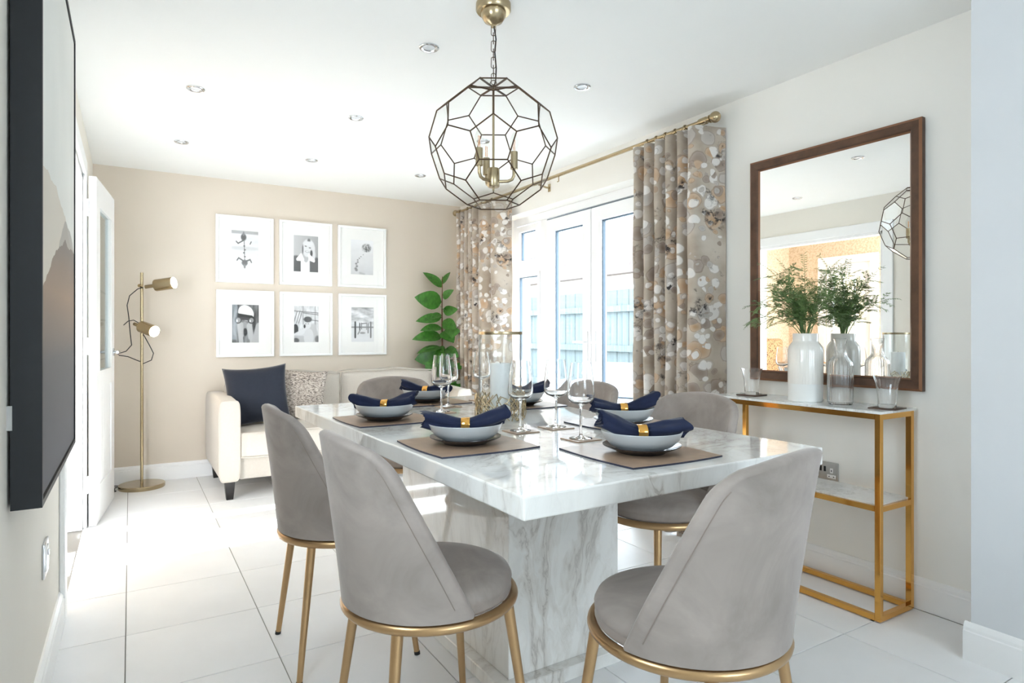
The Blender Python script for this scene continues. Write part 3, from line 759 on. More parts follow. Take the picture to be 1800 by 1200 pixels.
# vase with feathery branches
vx, vy = 2.598, 1.728
vase = thing('white_vase', 'tall white ceramic vase with stepped neck on the console', 'vase', (vx, vy, CZ))
B().lathe([(0, 0), (.069, 0), (.072, .003), (.072, .078), (.0725, .079)], 60).build('base_band', 'ceramic', vase)
B().lathe([(.0725, .079, 1), (.073, .09, 1), (.073, .225, 1), (.070, .243, 1), (.060, .258, .4), (.054, .266), (.053, .272), (.053, .300), (.052, .303), (.050, .303), (.049, .27), (.06, .24), (.068, .21), (.068, .10), (0, .1)], 120, flute=.0006, nf=40).build('ribbed_body', 'ceramic_glaze', vase)
car = thing('glass_carafe', 'clear ribbed glass carafe on the console', 'carafe', (2.600, 1.567, CZ))
B().lathe([(0, .006), (.042, .006), (.044, 0), (.048, .006, 1), (.050, .02, 1), (.050, .165, 1), (.046, .182, 1), (.035, .196, 1), (.026, .206, 1), (.0230, .222, .5), (.0228, .255), (.028, .280), (.027, .281), (.0208, .255), (.021, .222, .5), (.024, .207, 1), (.033, .194, 1), (.0438, .181, 1), (.0475, .165, 1), (.0475, .012, 1), (0, .01)], 120, flute=.0008, nf=30).build('body', 'crystal', car)
def tumbler(y, label):
    t = thing('tumbler', label, 'glass', (2.600, y, CZ+.005), group='flared tumblers on the console')
    B().lathe([(0, 0), (.031, 0), (.033, .004), (.033, .03, .5), (.036, .07, 1), (.043, .105, 1), (.051, .128, 1), (.0498, .128, 1), (.0415, .105, 1), (.0345, .07, 1), (.031, .03, .5), (.030, .014), (0, .012)], 96, flute=.0009, nf=12).build('body', 'crystal', t)
tumbler(1.372, 'flared glass tumbler beside the carafe, at the near end of the console')
tumbler(2.016, 'flared glass tumbler at the curtain end of the console')
for y, a, lb in ((1.372, .1, 'dark brown square coaster under the near console tumbler'), (2.016, .1, 'dark brown square coaster under the console tumbler by the curtain')):
    o = B().box((-.052, -.052, 0), (.052, .052, .005), bevel=.0015).build('coaster', 'coaster_dark', None, loc=(2.600, y, CZ)); o.rotation_euler.z = a
    tag(o, lb, 'coaster', 'dark coasters on the console')

fol = thing('fern_branches', 'feathery green branches standing in the white vase', 'foliage', (vx, vy, CZ+.31))
random.seed(11)
def spray(az, lean, length, droop, seed):
    r_ = random.Random(seed); pts = []; d = Vector((math.cos(az), math.sin(az), 0)); base = d*.018*r_.random(); p = base.copy(); p.z = -.02; ang = lean*.35
    n = 16; st = length/n; dirs = []
    for k in range(n+1):
        pts.append(p.copy()); dv = (d*math.sin(ang)+Vector((0, 0, math.cos(ang)))).normalized(); dirs.append(dv)
        p = p+dv*st; ang += (lean*.65/n)*1.4 + droop*(k/n)**2/n*2.2
    lim = XR-.035-vx
    for q in pts: q.x = min(q.x, lim+.1*(q.x-lim) if q.x > lim else q.x); q.x = min(q.x, lim+.015)
    o = B().tube(pts, [.0022-.0016*k/n for k in range(n+1)], 5).build('stem', 'fern', fol)
    b = B()
    def leaflets(line, size, start):
        m = len(line)
        for k in range(start, m):
            t_ = (line[min(k+1, m-1)]-line[max(k-1, 0)]).normalized()
            side = t_.cross(Vector((r_.uniform(-.4, .4), r_.uniform(-.4, .4), 1))).normalized()
            for sgn in (-1, 1):
                for off in (0, .5):
                    c = line[k] if not off or k == m-1 else (line[k]+line[k+1])*.5
                    dr = (side*sgn*.85+t_*.6+Vector((0, 0, -.15))).normalized()
                    l_ = size*r_.uniform(.75, 1.15)*(1-.35*k/m); w_ = l_*.065+.0005
                    nn = dr.cross(t_).normalized(); wv = dr.cross(nn)*w_
                    a = c; e = c+dr*l_
                    if max(a.x, e.x) > lim+.028: continue
                    vs = [b.bm.verts.new(a), b.bm.verts.new(a+dr*l_*.45+wv), b.bm.verts.new(e), b.bm.verts.new(a+dr*l_*.45-wv)]
                    b.bm.faces.new(vs)
    leaflets(pts, .030, 3)
    for k in range(4, n-2, 2):
        for sgn in (-1, 1):
            t_ = dirs[k]; side = t_.cross(Vector((r_.uniform(-1, 1), r_.uniform(-1, 1), .6))).normalized()*sgn
            ln = length*r_.uniform(.16, .30)*(1-.5*k/n)+.02; L2 = []
            for m in range(8):
                u = m/7; q = pts[k]+(t_*.7+side*.8).normalized()*ln*u+Vector((0, 0, -.18*ln*u*u))
                q.x = min(q.x, lim+.012); L2.append(q)
            b.tube(L2, .0008, 3, cap=False); leaflets(L2, .024, 1)
    o2 = b.build('leaflets', 'fern', o, smooth=False); o2['kind'] = 'stuff'
R_az = math.atan2(-.5195, .8545)
for k in range(15):
    az = [R_az+.2, R_az+PI-.3, R_az+PI+.25, R_az-.5, R_az+PI-.05, -PI/2, PI/2+.6, R_az+PI+.6, R_az+1.2, PI, -PI/2-.4, R_az+PI-.6, R_az-.15, PI/2, R_az+PI][k]
    lean = [1.5, 1.25, .8, .7, 1.7, .5, .35, .9, .2, .6, 1.0, .5, .35, .9, .3][k]
    ln = [.25, .28, .30, .30, .27, .33, .30, .26, .36, .30, .26, .36, .34, .30, .34][k]
    spray(az, lean, ln*1.12, .8, 100+k)
    if k % 2: spray(az+.45, lean*.8+.1, ln*.92, .9, 200+k)

# ================================================================== WALL SOCKETS
def socket():
    t = thing('wall_socket', 'brushed steel double socket on the wall behind the console', 'socket', (XR, 1.742, .487))
    B().box((-.008, -.073, -.043), (0, .073, .043), bevel=.002).build('plate', 'steel', t)
    for s in (-1, 1):
        B().box((-.0105, s*.037-.006, .002), (-.008, s*.037+.006, .026), bevel=.001).build('socket_insert', 'plastic_white', t) if False else None
        ins = B().box((-.0095, s*.042-.021, -.030), (-.008, s*.042+.021, -.014), bevel=.001).box((-.0095, s*.042-.007, -.006), (-.008, s*.042+.007, .016), bevel=.001).build('outlet_insert', 'plastic_white', t)
        g = B().box((-.0098, s*.042-.002, 0), (-.0094, s*.042+.002, .009))
        for dy in (-.011, .011): g.box((-.0098, s*.042+dy-.003, -.024), (-.0094, s*.042+dy+.003, -.020))
        g.build('pin_slots', 'black', ins, smooth=False)
        B().box((-.011, s*.010-.005, -.002), (-.008, s*.010+.005, .022), bevel=.001).build('rocker_switch', 'black', t)
    for s in (-1, 1): B().lathe([(0, 0), (.0025, 0), (.0025, .001), (0, .001)], 10).xform(Matrix.Translation((-.0085, s*.064, 0)) @ Matrix.Rotation(-PI/2, 4, 'Y')).build('screw', 'steel', t)
socket()
sw = thing('wall_socket', 'chrome-edged single socket low on the wall under the big canvas', 'socket', (XL, 2.472, .411))
B().box((0, -.054, -.054), (.008, .054, .054), bevel=.002).build('plate', 'chrome', sw)
B().box((.008, -.04, -.035), (.0105, .04, .035), bevel=.001).build('outlet_insert', 'plastic_white', sw)
B().box((.0105, -.006, .008), (.015, .006, .026), bevel=.001).build('rocker_switch', 'chrome', sw)

# ================================================================== BIG CANVAS ON LEFT WALL
PY0, PY1, PZ0, PZ1 = 1.775, 2.79, .725, 2.19
pic = thing('framed_canvas', 'tall abstract painting in deep navy-black tray frame on the door-side wall', 'painting', (XL, PY0, PZ0))
w_, h_ = PY1-PY0, PZ1-PZ0; D = .064
B().box((.006, 0, 0), (D, .014, h_)).build('frame_side', 'navyframe', pic, smooth=False)
B().box((.006, w_-.014, 0), (D, w_, h_)).build('frame_side', 'navyframe', pic, smooth=False)
B().box((.006, .014, 0), (D, w_-.014, .014)).build('frame_bottom', 'navyframe', pic, smooth=False)
B().box((.006, .014, h_-.014), (D, w_-.014, h_)).build('frame_top', 'navyframe', pic, smooth=False)
B().box((.004, .014, .014), (.016, w_-.014, h_-.014)).build('backing', 'navyframe', pic, smooth=False)
B().box((.016, .018, .018), (D-.004, w_-.018, h_-.018)).build('canvas', 'canvas', pic, smooth=False)
B().box((0, -.004, .18), (.010, 0, .235)).build('hanging_clip', 'steel', pic, smooth=False)

# ================================================================== SIX PHOTO FRAMES
NU, NV = 70, 100
def ell(X, Y, cx, cy, rx, ry, soft=.15, rot=0):
    c, s = math.cos(rot), math.sin(rot); dx, dy = X-cx, Y-cy
    u, v = (dx*c+dy*s)/rx, (-dx*s+dy*c)/ry
    return np.clip((1-np.sqrt(u*u+v*v))/soft+.5, 0, 1)
def seg(X, Y, a, b, w, soft=.012):
    a, b = np.array(a), np.array(b); d = b-a; L2 = (d*d).sum()
    t = np.clip(((X-a[0])*d[0]+(Y-a[1])*d[1])/L2, 0, 1)
    return np.clip((w-np.hypot(X-a[0]-t*d[0], Y-a[1]-t*d[1]))/soft+.5, 0, 1)
def put(I, m, v): return I*(1-m)+v*m
def fbm(X, Y, sx, sy, seed):
    r_ = np.random.default_rng(seed); o = np.zeros_like(X); amp = 1
    for k in range(4):
        ph = r_.uniform(0, 7, 4); f1 = 2**k
        o += amp*np.sin(X*sx*f1+ph[0]+2*np.sin(Y*sy*f1*.7+ph[1]))*np.sin(Y*sy*f1+ph[2]+1.5*np.sin(X*sx*f1*.6+ph[3])); amp *= .55
    return o
def pic_anchor(X, Y):
    I = .86+.02*fbm(X, Y, 3, 9, 1); I = put(I, np.clip((.085-Y)/.02+.5, 0, 1), .66)
    I = put(I, ell(X, Y, .5, .46, .7, .05, .8), .78)
    I = put(I, ell(X, Y, .45, .17, .10, .09, .4), .36); I = put(I, ell(X, Y, .45, .08, .035, .06, .5), .5)
    for a, b in (((.45, .25), (.25, .34)), ((.25, .34), (.18, .29))): I = put(I, seg(X, Y, a, b, .018), .38)
    I = put(I, seg(X, Y, (.73, .28), (.69, .34), .015), .3)
    I = put(I, seg(X, Y, (.47, .26), (.49, .78), .014), .45)
    for y in (.40, .50, .58, .68): I = put(I, ell(X, Y, .48+.02*math.sin(y*40), y, .035, .014, .5), .3)
    I = put(I, ell(X, Y, .49, .84, .11, .08, .4), .42); I = put(I, ell(X, Y, .49, .93, .04, .06, .5), .5)
    for a, b in (((.42, .78), (.27, .72)), ((.27, .72), (.21, .78)), ((.56, .79), (.69, .75)), ((.69, .75), (.74, .82))): I = put(I, seg(X, Y, a, b, .02), .4)
    return I
def pic_portrait(X, Y):
    I = .70+.06*(1-Y)-.12*X
    I = put(I, ell(X, Y, .12, 1.0, .42, .44, .1), .36); I = put(I, ell(X, Y, .86, 1.02, .42, .44, .1), .38)
    I = put(I, ell(X, Y, .60, .36, .27, .27, .15, .2), .84); I = put(I, ell(X, Y, .80, .52, .09, .16, .3), .82); I = put(I, ell(X, Y, .34, .44, .07, .12, .3), .72)
    I = put(I, np.clip((.18-np.abs(X-.47))/.02+.5, 0, 1)*np.clip((Y-.62)/.02+.5, 0, 1), .93)
    I = put(I, ell(X, Y, .50, .58, .11, .16, .2), .70); I = put(I, ell(X, Y, .545, .38, .165, .205, .15, .15), .84)
    I = put(I, ell(X, Y, .72, .48, .05, .09, .5), .3); I = put(I, ell(X, Y, .37, .38, .03, .13, .6), .45)
    I = put(I, ell(X, Y, .62, .13, .06, .05, .8), .42); I = put(I, ell(X, Y, .60, .21, .18, .06, .6), .86)
    for cx, cy in ((.49, .29), (.66, .33)): I = put(I, ell(X, Y, cx, cy, .045, .014, .6, .15), .42)
    I = put(I, ell(X, Y, .55, .44, .09, .022, .5, .12), .55); I = put(I, ell(X, Y, .55, .437, .07, .011, .5, .12), .95)
    for pts in (((.30, .54), (.16, .66), (.38, .66)), ((.62, .54), (.82, .68), (.66, .64))):
        for a, b in zip(pts, pts[1:]+pts[:1]): I = put(I, seg(X, Y, a, b, .045), .96)
    return I
def pic_tree(X, Y):
    I = .90-.12*Y+.012*fbm(X, Y, 2, 5, 3)
    m = ell(X, Y, .70, .22, .20, .12, .35)*np.clip((.34-Y)/.02+.5, 0, 1)*(.6+.4*np.clip(fbm(X, Y, 30, 30, 4), -1, 1)); I = put(I, m, .40)
    I = put(I, seg(X, Y, (.69, .2), (.70, .33), .014), .18)
    for k, (x, y) in enumerate(((.55, .42), (.45, .48), (.38, .53), (.31, .58), (.31, .64), (.24, .69), (.27, .76), (.22, .83), (.25, .87))): I = put(I, ell(X, Y, x, y, .02+.005*k, .012+.003*k, .7), .52)
    I = put(I, seg(X, Y, (.40, .95), (.6, .99), .03, .05), .68); return I
def pic_binoc(X, Y):
    I = .38+.13*fbm(X, Y, 14, 3, 7)
    I = put(I, ell(X, Y, .50, .40, .27, .30, .12), .45)
    I = put(I, ell(X, Y, .52, .22, .29, .20, .08, .25), .95); I = put(I, seg(X, Y, (.20, .27), (.74, .33), .045), .16)
    I = put(I, ell(X, Y, .47, .60, .13, .16, .2), .58); I = put(I, ell(X, Y, .49, .72, .08, .10, .3), .2)
    for a, b, w in (((.28, .55), (.34, .98), .085), ((.36, .52), (.38, .80), .06), ((.66, .54), (.74, .98), .085), ((.60, .56), (.66, .86), .06)): I = put(I, seg(X, Y, a, b, w, .03), .70)
    I = put(I, seg(X, Y, (1.0, .60), (.86, 1.0), .13, .03), .68)
    for cx in (.23, .71): I = put(I, ell(X, Y, cx, .40, .125, .10, .1), .16); I = put(I, ell(X, Y, cx+.01, .41, .085, .065, .2), .55); I = put(I, ell(X, Y, cx-.04, .43, .025, .03, .4), .97)
    I = put(I, seg(X, Y, (.35, .36), (.60, .38), .04), .25); return I
def pic_workshop(X, Y):
    I = .80+.05*fbm(X, Y, 18, 10, 9)
    for y in (.14, .19, .36): I = put(I, seg(X, Y, (.36 if y > .18 else 0, y), (1, y+.05), .010), .42)
    for x in (.37, .86): I = put(I, seg(X, Y, (x, 0), (x, .5), .011), .45)
    for x in (.05, .16, .25): I = put(I, seg(X, Y, (x+.08, .15), (x-.06, .48), .012), .4)
    I = put(I, ell(X, Y, .07, .65, .11, .15, .1), .18)
    I = put(I, ell(X, Y, .75, .78, .2, .3, .2), .72)
    I = put(I, seg(X, Y, (.5, .66), (.04, .82), .07, .03), .84); I = put(I, seg(X, Y, (.05, .90), (.5, .92), .09, .03), .70)
    I = put(I, ell(X, Y, .60, .86, .20, .24, .1), .80); I = put(I, ell(X, Y, .56, .51, .13, .12, .15), .83)
    I = put(I, ell(X, Y, .56, .37, .16, .08, .3), .34); I = put(I, ell(X, Y, .43, .56, .04, .05, .4), .2)
    for cx in (.48, .58): I = put(I, ell(X, Y, cx, .49, .03, .01, .6), .4)
    I = put(I, ell(X, Y, .08, .95, .13, .07, .4), .36); I = put(I, ell(X, Y, .95, .92, .10, .10, .5), .45); return I
def pic_pier(X, Y):
    I = .72+.14*fbm(X, Y, 3.5, 11, 12); I = put(I, np.clip((Y-.45)/.1, 0, 1), .82); I = put(I, np.clip((.03-np.abs(Y-.575))/.02, 0, 1), .50)
    I = put(I, np.clip((Y-.8)/.1, 0, 1), .84)
    for x, y0_, y1_, w, c in ((.18, .44, .86, .036, .22), (.38, .47, .66, .025, .3), (.87, .44, .86, .032, .42), (.75, .48, .73, .025, .45), (.46, .46, .62, .02, .45), (.68, .46, .64, .018, .5)): I = put(I, seg(X, Y, (x, y0_), (x, y1_), w), c)
    I = put(I, seg(X, Y, (.45, .47), (.68, .46), .012), .4); I = put(I, seg(X, Y, (.38, .68), (.30, .77), .02), .5); I = put(I, ell(X, Y, .5, .74, .12, .03, .6), .55); return I
def print_mesh(fn, w, h):
    b = B().grid(lambda u, v: ((u-.5)*w, 0, (.5-v)*h), NU, NV, flip=True)
    me = b.mesh('photo', print_mat, smooth=False)
    co = np.empty(len(me.vertices)*3); me.vertices.foreach_get('co', co); co = co.reshape(-1, 3)
    X, Y = co[:, 0]/w+.5, .5-co[:, 2]/h; I = np.clip(fn(X, Y), .02, 1)
    I = I**2.2; a = me.color_attributes.new('print', 'FLOAT_COLOR', 'POINT')
    a.data.foreach_set('color', np.stack([I, I*1.005, I*1.02, np.ones_like(I)], 1).ravel()); return me
def mk_print():
    t = NT('black_and_white_photo_print'); a = t.add('ShaderNodeAttribute'); a.attribute_name = 'print'
    t.link(a.outputs['Color'], t.b.inputs['Base Color']); t.b.inputs['Roughness'].default_value = .5; return t.m
print_mat = mk_print()
FRW, FRH = .437, .541
frame_spec = [(.798, 1.806, pic_anchor, 'white framed photo of an anchor on sand, upper row by the lamp'),
              (1.283, 1.806, pic_portrait, 'white framed portrait of a smiling fair-haired person, upper row middle'),
              (1.773, 1.806, pic_tree, 'white framed photo of a lone tree with footprints in snow'),
              (.802, 1.205, pic_binoc, 'white framed photo of a child in white cap holding binoculars'),
              (1.286, 1.205, pic_workshop, 'white framed photo of a person working among shelves, lower row middle'),
              (1.777, 1.205, pic_pier, 'white framed photo of pier posts under cloudy sky')]
fr_me = None
for cx, cz, fn, lb in frame_spec:
    t = thing('picture_frame', lb, 'framed photo', (cx, YB, cz), group='six white framed photographs')
    if fr_me is None:
        def side(p0, p1, inn):
            b = B(); p0, p1, inn = Vector(p0), Vector(p1), Vector(inn); al = (p1-p0).normalized(); A, C = [], []
            for d, y_ in ((0, 0), (0, -.030), (.003, -.033), (.017, -.033), (.020, -.030), (.020, -.018), (.020, 0)):
                A.append(b.bm.verts.new(p0+inn*d+al*d+Vector((0, y_, 0)))); C.append(b.bm.verts.new(p1+inn*d-al*d+Vector((0, y_, 0))))
            for i in range(7): b.bm.faces.new((A[i], A[(i+1) % 7], C[(i+1) % 7], C[i]))
            b.bm.faces.new(A); b.bm.faces.new(C[::-1]); return b.mesh('frame_side', 'frame_white', smooth=False)
        w2, h2 = FRW/2, FRH/2
        fr_me = [side((-w2, 0, -h2), (w2, 0, -h2), (0, 0, 1)), side((w2, 0, -h2), (w2, 0, h2), (-1, 0, 0)), side((w2, 0, h2), (-w2, 0, h2), (0, 0, -1)), side((-w2, 0, h2), (-w2, 0, -h2), (1, 0, 0))]
        # mount board with a real window, and glazing
        b = B(); o_, i_ = (w2-.02, h2-.02), (.102, .154)
        for lo, hi in (((-o_[0], -o_[1]), (-i_[0], o_[1])), ((i_[0], -o_[1]), (o_[0], o_[1])), ((-i_[0], -o_[1]), (i_[0], -i_[1])), ((-i_[0], i_[1]), (i_[0], o_[1]))):
            b.box((lo[0], -.0145, lo[1]), (hi[0], -.012, hi[1]))
        mount_me = b.mesh('mount', 'mat_white', smooth=False)
        glaze_me = B().box((-o_[0], -.0195, -o_[1]), (o_[0], -.018, o_[1])).mesh('glazing', 'picglass', smooth=False)
    for m_ in fr_me: link('frame_side', m_, t)
    link('mount', mount_me, t); link('glazing', glaze_me, t)
    link('photo', print_mesh(fn, .206, .31), t, (0, -.011, 0))

# ================================================================== SOFA
SX0, SX1, SY0, SY1 = .505, 2.395, 4.575, 5.47
sofa = thing('sofa', 'cream linen two-seat sofa with piped cushions against the beige wall', 'sofa')
AW = .128
B().box((SX0+AW, SY0+.03, .13), (SX1-AW, SY1-.02, .275), bevel=.012).build('base', 'sofa', sofa)
for xa, nm in ((SX0, 0), (SX1-AW, 1)):
    b = B()
    def armf(u, v):
        a = v*2*PI; # rounded-rectangle section swept along Y
        cx_, cz_ = xa+AW/2, .40; hx, hz = AW/2, .27; e = .28
        c, s = math.cos(a), math.sin(a)
        x = cx_+hx*math.copysign(abs(c)**e, c); z = cz_+hz*math.copysign(abs(s)**e, s)
        z += .012*math.sin(PI*u) if s > 0 else 0
        return (x, SY0+u*(SY1-SY0), z)
    arm = B().grid(armf, 10, 48); 
    for yv in (SY0, SY1):
        ring = [v for v in arm.bm.verts if abs(v.co.y-yv) < 1e-6]; 
        ring.sort(key=lambda v: math.atan2(v.co.z-.40, v.co.x-(xa+AW/2)))
        bmesh.ops.remove_doubles(arm.bm, verts=ring, dist=1e-5); ring = [v for v in ring if v.is_valid]; arm.bm.faces.new(ring)
    o = arm.build('arm', 'sofa', sofa, angle=50)
    pip = []
    for k in range(40):
        a = 2*PI*k/40; c, s = math.cos(a), math.sin(a); pip.append((xa+AW/2+AW/2*math.copysign(abs(c)**.28, c), SY0, .40+.27*math.copysign(abs(s)**.28, s)))
    B().tube(pip, .0045, 6, closed=True).build('piping', 'sofa', o)
B().box((SX0+AW, SY1-.20, .275), (SX1-AW, SY1-.02, .74), bevel=.03, seg=3).build('back_frame', 'sofa', sofa)
mx = (SX0+SX1)/2+.02
def cushion_box(lo, hi, bulge, rot=None, n=14, piping=True, name='cushion', mat='sofa', parent=None, puff=(0, 0, 1)):
    """puffed box cushion: rounded box, faces bulging outwards"""
    lo, hi = Vector(lo), Vector(hi); c = (lo+hi)/2; h = (hi-lo)/2
    b = B(); bmesh.ops.create_cube(b.bm, size=2); bmesh.ops.subdivide_edges(b.bm, edges=b.bm.edges, cuts=n, use_grid_fill=True)
    for v in b.bm.verts:
        p = v.co.copy(); out = Vector()
        for i in range(3):
            o1, o2 = [k for k in range(3) if k != i]
            out[i] = h[i]*p[i] + bulge[i]*p[i]*(1-p[o1]**2)*(1-p[o2]**2)
        e = [abs(x) for x in p]; k = sorted(e)[1]            # soften edges
        s_ = 1-.06*max(0, k-.8)/.2*max(0, sorted(e)[0] > -1)
        q = Vector([math.copysign(min(abs(out[i]), h[i]+bulge[i]), out[i]) for i in range(3)])
        near = sum(1 for x in e if x > .97)
        if near >= 2: q = q*.985
        v.co = q+c
    return b.build(name, mat, parent, angle=75)
seat_y0, seat_y1 = SY0-.012, SY1-.20
for (xa, xb) in ((SX0+AW+.003, mx-.003), (mx+.003, SX1-AW-.003)):
    o = cushion_box((xa, seat_y0, .278), (xb, seat_y1, .452), (.0, .012, .022), parent=sofa, name='seat_cushion')
    for z in (.285, .447):
        B().tube([(xa+.004, seat_y1-.02, z), (xa+.004, seat_y0+.01, z), (xa+.012, seat_y0-.002, z), ((xa+xb)/2, seat_y0-.004, z+(.003 if z > .4 else -.003)), (xb-.012, seat_y0-.002, z), (xb-.004, seat_y0+.01, z), (xb-.004, seat_y1-.02, z)], .0045, 6).build('piping', 'sofa', o)
for (xa, xb) in ((SX0+AW-.012, mx-.003), (mx+.003, SX1-AW+.012)):
    o = cushion_box((xa, SY1-.37, .455), (xb, SY1-.21, .80), (.0, .035, .025), parent=sofa, name='back_cushion')
    for yv in (SY1-.372, SY1-.222):
        pts = []
        for k in range(33):
            u = k/32; pts.append((xa+.006+(xb-xa-.012)*u, yv, .80+.022*math.sin(PI*u)**.6+.006*math.sin(13*u)+.004))
        pts = [(xa+.003+.004*math.sin(k*2.2), yv, .47+.33*k/10) for k in range(10)]+pts+[(xb-.003+.004*math.sin(k*2.2), yv, .80-.33*k/10) for k in range(1, 10)]
        B().tube(pts, .0048, 6).build('piping', 'sofa', o)
    o.rotation_euler = (0, 0, 0)
for x in (SX0+.07, SX1-.07):
    for yy in (SY0+.06, SY1-.07):
        b = B(); b.box((-.034, -.034, 0), (.034, .034, .134))
        for v in b.bm.verts:
            if v.co.z < .01: v.co.x *= .62; v.co.y *= .62
        b.build('leg', 'darkwood', sofa, smooth=False, loc=(x, yy, 0))

def pillow(name, w, h, d, mat, label, loc, rot, seed, group=None):
    r_ = random.Random(seed); n = 26
    def half(sg):
        def fn(u, v):
            x, y = u*2-1, v*2-1
            px = x*(1-.10*(1-x*x)*0-.09*(1-y*y)*0) ; py = y
            inx = 1-.085*(1-abs(y)**2.2)*abs(x)**3; iny = 1-.10*(1-abs(x)**2.2)*abs(y)**3
            t = ((1-x*x)*(1-y*y))**.42
            wr = .010*math.sin(9*x+3*y+seed)*math.sin(6*y-4*x)*(1-t)*(1-abs(x)**4)*(1-abs(y)**4)
            return (px*inx*w/2, sg*(t*d/2+wr), py*iny*h/2)
        return fn
    b = B().grid(half(-1), n, n).grid(half(1), n, n, flip=True); bmesh.ops.remove_doubles(b.bm, verts=b.bm.verts, dist=1e-4)
    o = b.build(name, mat, None, angle=180, loc=loc); o.rotation_euler = rot
    return tag(o, label, 'cushion', group)
pillow('cushion', .44, .44, .16, 'navy', 'plain navy square cushion leaning in the sofa corner', (.795, 4.90, .672), (math.radians(-14), math.radians(-4), math.radians(-4)), 3)
pillow('cushion', .38, .40, .13, 'tweed', 'beige tweed woven cushion beside the navy cushion', (1.115, 4.965, .655), (math.radians(-15), math.radians(5), math.radians(-16)), 5)

# ================================================================== FLOOR LAMP
FLX, FLY = .072, 5.325
lamp = thing('floor_lamp', 'brass floor lamp with two lit adjustable spot heads in the corner', 'floor lamp', (FLX, FLY, 0))
B().lathe([(0, 0), (.148, 0), (.150, .003), (.150, .026), (.147, .029), (0, .030)], 56).build('base', 'brass', lamp)
B().tube([(0, 0, .03), (0, 0, 1.57)], .0105, 14).build('pole', 'brass', lamp)
cr, cf = Vector((.8545, -.5195, 0)), Vector((.5195, .8545, 0)); uz = Vector((0, 0, 1))
def head(z, tilt, off, face, nm):
    """cylinder spot head; face = amount turned toward the viewer"""
    ax = (cr*math.cos(tilt)*math.cos(face)-cf*math.sin(face)+uz*math.sin(tilt)).normalized(); c = Vector((0, 0, z))-cf*.03+cr*off
    h = B().tube([c-ax*.062, c-ax*.060, c+ax*.074, c+ax*.0745], [.040, .043, .043, .040], 32).build('spot_head', 'brass', lamp)
    B().tube([c+ax*.0746, c+ax*.076], .040, 32).build('lit_diffuser', 'bulb', h)
    B().tube([c-ax*.062, c-ax*.14], .013, 14).build('stem', 'brass', h)
    B().tube([Vector((0, 0, z-.01)), Vector((0, 0, z-.01))-cf*.034], .012, 12).build('swivel', 'brass', h)
    light_ = light('spot_bulb', 'SPOT', (FLX+(c+ax*.085).x, FLY+(c+ax*.085).y, (c+ax*.085).z), ax, 5, (1, .82, .6)); light_.data.spot_size = math.radians(130); light_.data.spot_blend = .8; light_.data.shadow_soft_size = .03
head(1.482, .14, .178, .05, 1); head(1.158, -.26, .058, .38, 2)
B().tube([c_ for c_ in (Vector((0, 0, 1.46))+cr*.02-cf*.02, Vector((0, 0, 1.45))-cr*.03, Vector((0, 0, 1.40))-cr*.09, Vector((0, 0, 1.33))-cr*.108, Vector((0, 0, 1.24))-cr*.095, Vector((0, 0, 1.12))-cr*.085, Vector((0, 0, 1.04))-cr*.075, Vector((0, 0, .995))-cr*.115, Vector((0, 0, .975))-cr*.180, Vector((0, 0, .965))-cr*.165, Vector((0, 0, .955))-cr*.10, Vector((0, 0, .93))-cr*.04, Vector((0, 0, .915)))], .0032, 8).build('flex', 'black', lamp)
B().tube([Vector((0, 0, 1.185))-cr*.115-cf*.03, Vector((0, 0, 1.215))-cr*.10, Vector((0, 0, 1.222))-cr*.06, Vector((0, 0, 1.20))-cr*.02, Vector((0, 0, 1.12))+cr*.01, Vector((0, 0, 1.03))+cr*.06, Vector((0, 0, .98))+cr*.085, Vector((0, 0, .93))+cr*.07, Vector((0, 0, .90))+cr*.0]  , .0032, 8).build('flex', 'black', lamp)
fx = [(-.148, .05, .012), (-.19, .02, .006), (-.16, -.06, .006), (-.20, -.12, .006), (-.245, -.06, .006), (-.25, .0, .006)]
B().tube(fx, .0035, 8).tube([(-.12, .10, .006), (-.18, .115, .008), (-.225, .09, .006)], .0035, 8).build('mains_cord', 'black', lamp)
B().box((-.205, -.035, 0), (-.165, .025, .02), bevel=.008).build('foot_switch', 'black', lamp)

# ================================================================== POTTED PLANT
PLX, PLY = 2.505, 5.372
pl = thing('rubber_plant', 'tall glossy-leaved rubber plant in the corner beside the curtain', 'plant', (PLX, PLY, 0))
B().lathe([(0, 0), (.065, 0), (.068, .004), (.086, .24), (.083, .244), (.078, .24), (.07, .20), (0, .2)], 36).build('pot', 'ceramic', pl)
B().tube([(0, 0, .2), (.004, -.004, .6), (-.004, 0, 1.0), (-.008, -.004, 1.35), (-.006, -.008, 1.66)], [.012, .010, .008, .006, .003], 8).build('stem', 'twig', pl)
def leaf_mesh(seed):
    r_ = random.Random(seed); k1 = r_.uniform(.5, 1.1)
    def fn(u, v):
        w = .5*math.sin(PI*min(1, u**.85))**.75*(1-.25*u); x = (v*2-1)*w*.42
        return (x, u, -.22*k1*u*u+.35*abs(x)*.6+.03*u)
    return B().grid(fn, 8, 4).mesh('leaf', 'leaf', angle=180)
lms = [leaf_mesh(k) for k in range(4)]
r_ = random.Random(21)
